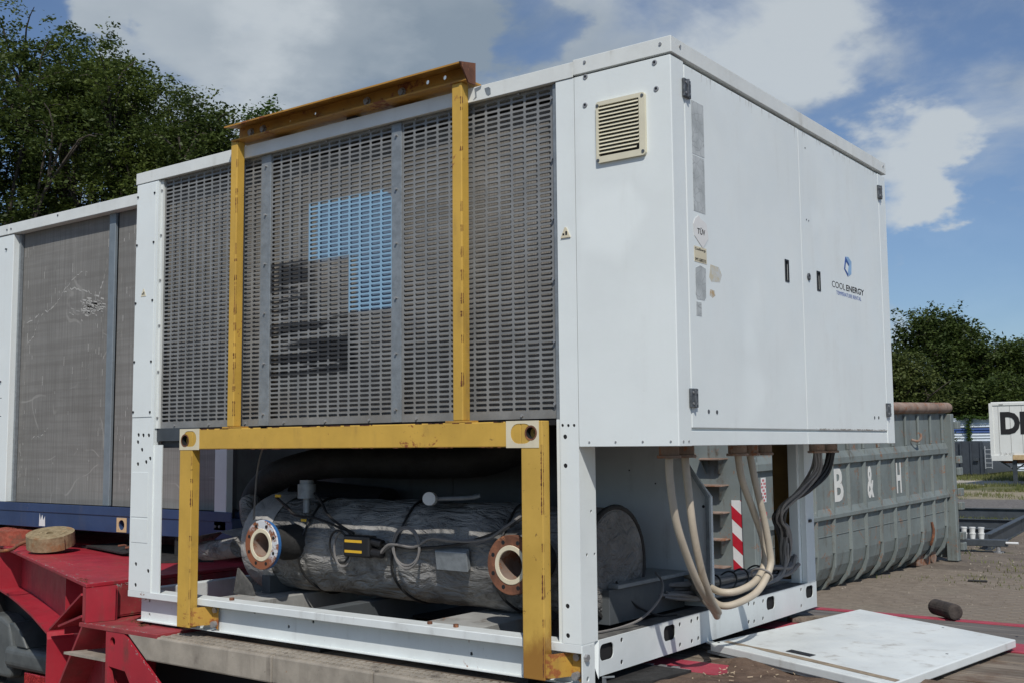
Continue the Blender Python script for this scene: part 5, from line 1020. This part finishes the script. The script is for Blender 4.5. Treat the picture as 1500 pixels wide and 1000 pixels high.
warning_board(sp(S0+.13, .52, .010), Dv, Hv, .16, .60, True, sk)
obj('paper_label', MB().prism([sp(S0+.19, 1.22, .003), sp(S0+.30, 1.22, .003), sp(S0+.30, 1.48, .003), sp(S0+.19, 1.48, .003)], Nv*.002), 'white_print', sk)
mb = MB()
for i in range(4):
    for j in range(7): 
        if (i+j) % 3: mb.prism([sp(S0+.195+i*.026, 1.23+j*.035, .0055), sp(S0+.213+i*.026, 1.23+j*.035, .0055), sp(S0+.213+i*.026, 1.253+j*.035, .0055), sp(S0+.195+i*.026, 1.253+j*.035, .0055)], Nv*.0008)
obj('label_print', mb, 'red_print', sk)
for ch_, s_, w_, h_, z_ in (('B', -4.02, .26, .40, 1.105), ('&', -3.03, .20, .40, 1.085), ('H', -2.06, .17, .40, 1.09)):
    text('painted_letter', ch_, 'letter', sp(s_, z_, .003), Dv, Hv, h_, sk, w_, .026, depth=.0012)
obj('paper_label', MB().prism([sp(-5.42+.02, 1.05, .003), sp(-5.2, 1.05, .003), sp(-5.2, 1.45, .003), sp(-5.4, 1.45, .003)], Nv*.002), 'white_print', sk) if False else None
for (s_, h_, w_, m_) in ((-.50, .92, .07, 'white_print'), (-.46, 1.15, .06, 'red_print')):
    obj('worn_sticker', MB().prism([sp(-.29, h_, .003), sp(-.24, h_-.02, .003), sp(-.22, h_+.15, .003), sp(-.28, h_+.22, .003)], Nv*.002), m_, sk)

# ------------------------------------------------------------------ things in the yard
# flat steel frame of beams on the ground
sf = thing('steel_frame', 'dark grey welded steel beam frame lying on the ground behind the skip', 'steel frame', (-4, 19, G))
def hbeam(p0, p1, h=.26, wd=.10, mat='steel_dark', par=sf):
    p0, p1 = Vector(p0), Vector(p1); d = (p1-p0); q = d.cross(Vector((0, 0, 1))).normalized(); t_ = .014
    obj('beam', MB().obox(p0-q*wd/2, d, q*wd if False else -q*-wd, Vector((0, 0, t_))) .obox(p0-q*wd/2+Vector((0, 0, h-t_)), d, -q*-wd, Vector((0, 0, t_))).obox(p0-q*.006+Vector((0, 0, t_)), d, -q*-.012, Vector((0, 0, h-2*t_))), mat, par)
hbeam((-2.75, 15.3, G), (-3.45, 22.4, G)); hbeam((-3.55, 22.55, G), (-7.3, 21.9, G)); hbeam((-4.55, 15.1, G), (-5.25, 22.2, G)); hbeam((-2.95, 17.0, G+.02), (-4.75, 16.8, G+.02), .2); hbeam((-3.15, 19.5, G+.02), (-4.98, 19.3, G+.02), .2)
hbeam((-3.5, 22.6, G), (1.8, 23.2, G))
# low rack with white tubs
rk = thing('low_rack', 'low dark steel beam with a wheel jack carrying white tubs, beside the skip', 'steel beam', (-3.0, 14.9, G))
obj('beam', MB().obox((-4.0, 14.66, G+.10), (1.62, .30, 0), (-.03, .20, 0), (0, 0, .10)), 'steel_dark', rk, bevel=.006)
obj('jack', MB().cyl((-2.52, 14.98, G), (-2.52, 14.98, G+.13), .035, n=12).cyl((-2.52, 14.98, G), (-2.52, 14.98, G+.02), .08, n=14), 'bolt', rk); obj('handle', MB().cyl((-2.40, 14.95, G+.16), (-2.22, 14.96, G+.16), .02, n=10), 'white_plastic', rk)
nm = ['left stack of two white plastic tubs on the dark beam, nearest the skip', 'middle stack of two white plastic tubs on the dark beam', 'right stack of two white plastic tubs on the dark beam, farthest from the skip']
for k, x in enumerate((-3.02, -2.90, -2.775)):
    y = 14.97+.03*k
    tb = thing('tub_stack', nm[k], 'tubs', (x, y, G+.202), 'stacks of white tubs')
    for j in (0, 1):
        z = G+.202+j*.092; obj('tub', MB().lathe((x, y, z), (0, 0, 1), [(0, 0), (0, .038), (.070, .045), (.072, .050), (.091, .050), (.0915, .045), (.0915, 0)], 20), 'white_plastic', tb, smooth=True)
for k, (x, y, l, wd_, lab) in enumerate(((-1.95, 11.0, .22, .07, 'flat dark scrap lying on the paving, nearer the skip'), (-1.25, 10.9, .26, .06, 'flat dark scrap lying on the paving by the right edge of the photo'))):
    o = obj('scrap_piece', MB().obox((x, y, G+.012), (l, .04, 0), (-.02, wd_, 0), (0, 0, .015)), 'rubber', bevel=.004); tag(o, lab, 'scrap')
mb = MB(); r_ = random.Random(21)
for k in range(900):
    x, y = r_.uniform(-4.2, 1.5), r_.uniform(8.5, 19); q = r_.uniform(.006, .022)*(1+(y-9)*.06)
    a = r_.uniform(0, 3.1); c_, s__ = math.cos(a)*q, math.sin(a)*q; mb.add([(x-c_, y-s__, G+.004), (x+s__*.7, y-c_*.7, G+.004), (x+c_, y+s__, G+.004), (x-s__*.7, y+c_*.7, G+.004), (x, y, G+.006+q*.7)], [(0, 1, 4), (1, 2, 4), (2, 3, 4), (3, 0, 4)])
obj('gravel', mb, 'stone', kind='stuff')
# dark closed container
dk = thing('dark_container', 'dark blue grey closed waste container with a ladder standing before the pale fence', 'container', (-12.3, 52.5, G))
ct = lambda x0, x1, y0, y1, z0, z1: MB().box(x0, x1, y0, y1, z0, z1)
obj('body', ct(-14.2, -11.75, 52.0, 58, -.62, .93), 'skip_dark', dk, bevel=.03); obj('side_panel', ct(-12.75, -11.8, 51.93, 51.99, -.62, .95), 'skip_dark', dk)
for x in (-13.45, -12.76, -12.30, -11.85): obj('rib', ct(x-.04, x+.04, 51.86, 51.92, -.62, .95), 'skip_dark', dk)
obj('latch', ct(-12.15, -11.95, 51.80, 51.855, .02, .15), 'steel_dark', dk); obj('foot', ct(-13.6, -13.4, 52, 52.3, G, -.62), 'steel_dark', dk); obj('foot', ct(-12.1, -11.9, 52, 52.3, G, -.62), 'steel_dark', dk)
ld = obj('ladder', ct(-11.68, -11.65, 51.88, 51.92, -.35, .72), 'galv_light', dk); obj('ladder_rail', ct(-11.38, -11.35, 51.88, 51.92, -.35, .72), 'galv_light', ld)
for z in np.arange(-.3, .7, .21): obj('rung', ct(-11.65, -11.38, 51.89, 51.91, z, z+.03), 'galv_light', ld)
# pale corrugated fence with blue band
fn = thing('sheet_fence', 'pale blue corrugated metal fence with a dark blue band', 'fence', (-14, 62, G))
for x0, x1 in ((-26.5, -22.5), (-22.45, -18.5), (-18.45, -14.95), (-14.85, -11.0), (-10.95, -7.0), (-6.95, -3)):
    for band, mat in ((( -.70, 1.40), 'fence_white'), ((1.42, 1.70), 'fence_blue'), ((1.72, 2.24), 'fence_white')):
        V = []; zz = np.arange(band[0], band[1]+.001, .02)
        for z in zz: yv = 62-.022*math.sin(2*math.pi*z/.155); V += [(x0, yv, z), (x1, yv, z)]
        mb = MB(); mb.add(V, [(i, i+1, i+3, i+2) for i in range(0, len(V)-2, 2)]); obj('sheet', mb, mat, fn, smooth=False)
    obj('fence_post', MB().box(x1, x1+.09, 61.90, 62.1, G, 2.26), 'fence_white', fn)
# swap body on legs
sw = thing('swap_body', 'white swap body container on dark legs with large black lettering', 'container', (-6, 43, G))
obj('front_wall', MB().box(-9.0, -1.6, 42.0, 42.06, .30, 2.38), 'swap', sw); obj('body', MB().box(-8.98, -1.6, 42.065, 49.5, .26, 2.36), 'swap', sw)
obj('top_rail', MB().box(-9.03, -1.6, 41.97, 42.0, 2.33, 2.42), 'swap', sw); obj('corner_post', MB().box(-9.03, -8.90, 41.97, 41.999, .28, 2.33), 'swap', sw)
for k in range(7): obj('wall_seam', MB().box(-8.70+k*.42, -8.69+k*.42, 41.990, 42.0005, .5, 2.3), 'seam_grey', sw)
obj('roof_bump', MB().cyl((-8.95, 42.02, 2.425), (-1.6, 42.02, 2.425), .035, n=8), 'swap', sw)
obj('bottom_rail', MB().box(-9.0, -8.25, 41.95, 41.999, .20, .40), 'swap', sw); obj('yellow_rail', MB().box(-8.24, -1.6, 41.95, 41.999, .24, .42), 'cream_rust', sw)
text('painted_letter', 'D', 'print_black', (-8.63, 41.989, 1.215), (1, 0, 0), (0, 0, 1), .86, sw, .70, .045, depth=.006)
text('painted_letter', 'I', 'print_black', (-7.92, 41.989, 1.215), (1, 0, 0), (0, 0, 1), .86, sw, .20, .03, depth=.006)
text('printed_letters', 'D 106 4305', 'seam_grey', (-8.68, 41.945, .42), (1, 0, 0), (0, 0, 1), .09, sw, .5, .0, depth=.003)
obj('label_plate', MB().box(-8.66, -8.5, 41.96, 41.969, 2.35, 2.38), 'seam_grey', sw)
for x in (-8.22, -3.0):
    for y in (42.15, 48.8): obj('leg', MB().box(x-.07, x+.07, y-.07, y+.07, G, .255), 'steel_dark', sw)
    for s_ in (-1, 1): obj('leg_brace', MB().tube([(x, 42.15, -.15), (x+s_*.62, 42.15, .24)], .028, 6, 1), 'steel_dark', sw)
obj('underframe', MB().box(-8.7, -1.6, 42.2, 42.4, .10, .258), 'rust', sw)

# ------------------------------------------------------------------ trees
def leaf_cloud(centres, sig, per, size, flat=.7):
    n_ = len(centres)*per; c = np.repeat(np.array(centres), per, 0)+rng.normal(0, 1, (n_, 3))*np.array([sig, sig, sig*flat])
    a = rng.normal(0, 1, (n_, 3)); a /= np.linalg.norm(a, axis=1)[:, None]; b = rng.normal(0, 1, (n_, 3)); b -= (b*a).sum(1)[:, None]*a; b /= np.linalg.norm(b, axis=1)[:, None]
    # leaves lie mostly flat and face up
    up_ = np.array([0, 0, 1.]); a[:, 2] *= .45; a /= np.linalg.norm(a, axis=1)[:, None]; b = np.cross(up_+rng.normal(0, .55, (n_, 3)), a); b /= np.linalg.norm(b, axis=1)[:, None]
    s = (size*rng.uniform(.6, 1.35, n_))[:, None]; V = np.stack([c-a*s*.5, c+b*s*.27, c+a*s*.5, c-b*s*.27], 1).reshape(-1, 3)
    return V, np.arange(len(V)).reshape(-1, 4)
def tree(name, label, x, y, h, rad, mat, seed, lobes=26, clumps=420, per=90, size=.13, low=.28, group=None, sig=.34, shape=1.0, z0=G):
    rs = np.random.default_rng(seed); rd = random.Random(seed)
    t_ = thing(name, label, 'tree', (x, y, z0), group)
    L = []
    for i in range(lobes):
        f = rs.uniform(low, 1)**.9; env = math.sin(math.pi*min(1, (f-low*.7)/(1.06-low*.7)))**.6*shape if f > low*.7 else .3
        a = rs.uniform(0, 6.283); rr = rad*env*rs.uniform(.25, .86); lr = rad*rs.uniform(.20, .36)
        L.append((x+rr*math.cos(a), y+rr*math.sin(a), z0+h*f*.93, lr))
    L.append((x, y, z0+h*.90, rad*.24))
    C_ = []
    for i in range(clumps):
        lx, ly, lz, lr = L[rs.integers(len(L))]; d = rs.normal(0, 1, 3); d /= np.linalg.norm(d); q = lr*rs.uniform(.45, 1.05)
        c0 = np.array((lx+d[0]*q, ly+d[1]*q, lz+d[2]*q*.8))
        for k in range(4): C_.append(tuple(c0+rs.normal(0, sig*.9, 3)+d*rs.uniform(0, .25*sig/.34)))
    per = per//3; sig = sig*.52
    V, Fc = leaf_cloud(C_, sig, per, size); mesh_np('crown', V, Fc, mat, t_)
    mb = MB(); r0 = h*.020
    mb.tube([(x, y, z0-.1), (x+rd.uniform(-.2, .2), y, z0+h*.25), (x+rd.uniform(-.5, .5), y+rd.uniform(-.4, .4), z0+h*.5), (x+rd.uniform(-.7, .7), y, z0+h*.85)], r0, 10, 5, r_end=r0*.2)
    obj('trunk', mb, 'bark', t_, smooth=True)
    mb = MB()
    for (lx, ly, lz, lr) in L:
        z1 = z0+(lz-z0)*rd.uniform(.35, .62); m_ = Vector((x+(lx-x)*.45+rd.uniform(-.3, .3), y+(ly-y)*.45, z1+(lz-z1)*.30))
        mb.tube([(x, y, z1-.4), m_, (lx, ly, lz)], r0*.42, 7, 4, r_end=.03)
        for q in range(4):
            d = Vector((rd.gauss(0, 1), rd.gauss(0, 1), rd.uniform(-.2, 1))).normalized()*lr*.9; mb.tube([m_.lerp(Vector((lx, ly, lz)), rd.uniform(.4, .95)), Vector((lx, ly, lz))+d*.5, Vector((lx, ly, lz))+d], .045, 5, 2, r_end=.012)
    obj('limbs', mb, 'bark', t_, smooth=True)
    return t_
grp = 'tall trees behind the left unit'
tree('oak_tree', 'tallest oak at the upper left, reaching nearly to the top of the photo', -33.5, 17.5, 16.7, 6.0, 'leaf_oak', 1, 44, 640, 105, .15, .12, grp, .32)
tree('oak_tree', 'oak at the left edge of the photo with sky gaps in its crown', -30.4, 12.9, 13.6, 4.6, 'leaf_dark', 2, 30, 470, 95, .14, .15, grp, .32)
tree('oak_tree', 'second oak from the left, lower than the tallest one', -29.2, 17.2, 14.7, 4.3, 'leaf_oak', 3, 36, 540, 100, .14, .10, grp, .32)
tree('oak_tree', 'sloping oak crown above the left corner of the white chiller roof', -26.2, 18.0, 12.9, 3.6, 'leaf_dark', 4, 30, 460, 95, .14, .05, grp, .30)
tree('oak_tree', 'brighter green tree just left of the yellow crossbar', -27.6, 22.3, 14.0, 3.0, 'leaf_light', 5, 26, 380, 95, .15, .05, grp, .30)
grp = 'trees beyond the fence'
tree('oak_tree', 'tall dark tree with a rounded crown beyond the fence', -20.4, 76.0, 10.4, 5.0, 'leaf_dark', 11, 46, 700, 70, .27, .08, grp, .50)
tree('lime_tree', 'rounded olive green tree standing in front of the tall dark one', -20.6, 66.0, 7.0, 4.1, 'leaf_lime', 12, 50, 640, 70, .22, .03, grp, .44)
tree('oak_tree', 'loose dark tree right of the tall one with sky showing through', -16.8, 80.0, 8.6, 3.7, 'leaf_dark', 13, 26, 330, 60, .27, .12, grp, .46)
tree('oak_tree', 'low dark tree at the right edge of the photo', -12.6, 84.0, 6.6, 3.6, 'leaf_dark', 14, 30, 430, 60, .27, .03, grp, .46)
tree('oak_tree', 'dark undergrowth tree low behind the swap body', -15.8, 74.0, 5.6, 4.4, 'leaf_dark', 15, 30, 460, 60, .26, .0, grp, .44)
V, Fc = leaf_cloud([(-14.92+rng.normal(0, .05)+.16*max(0, math.sin(z*3.1)), 61.85, z) for z in np.linspace(.5, 2.3, 30)]+[(xx, 61.85, 2.27+.05*math.sin(xx*5)) for xx in np.linspace(-15.5, -13.2, 30)], .06, 40, .10)
o = mesh_np('climbing_vine', V, Fc, 'leaf_light', base=(-14.9, 61.85, G)); tag(o, 'green climbing vine hanging over the pale fence', 'vine')
sb = thing('shrub', 'small leafy shrub in front of the pale fence beside the skip', 'shrub', (-14.9, 57.6, G))
V, Fc = leaf_cloud([(-14.9+rng.normal(0, .25), 57.6+rng.normal(0, .2), G+1.55+rng.normal(0, .35)) for _ in range(30)], .13, 34, .13); mesh_np('foliage', V, Fc, 'leaf_lime', sb); obj('stem', MB().tube([(-14.9, 57.6, G), (-14.9, 57.6, G+1.6)], .04, 6, 1), 'bark', sb)
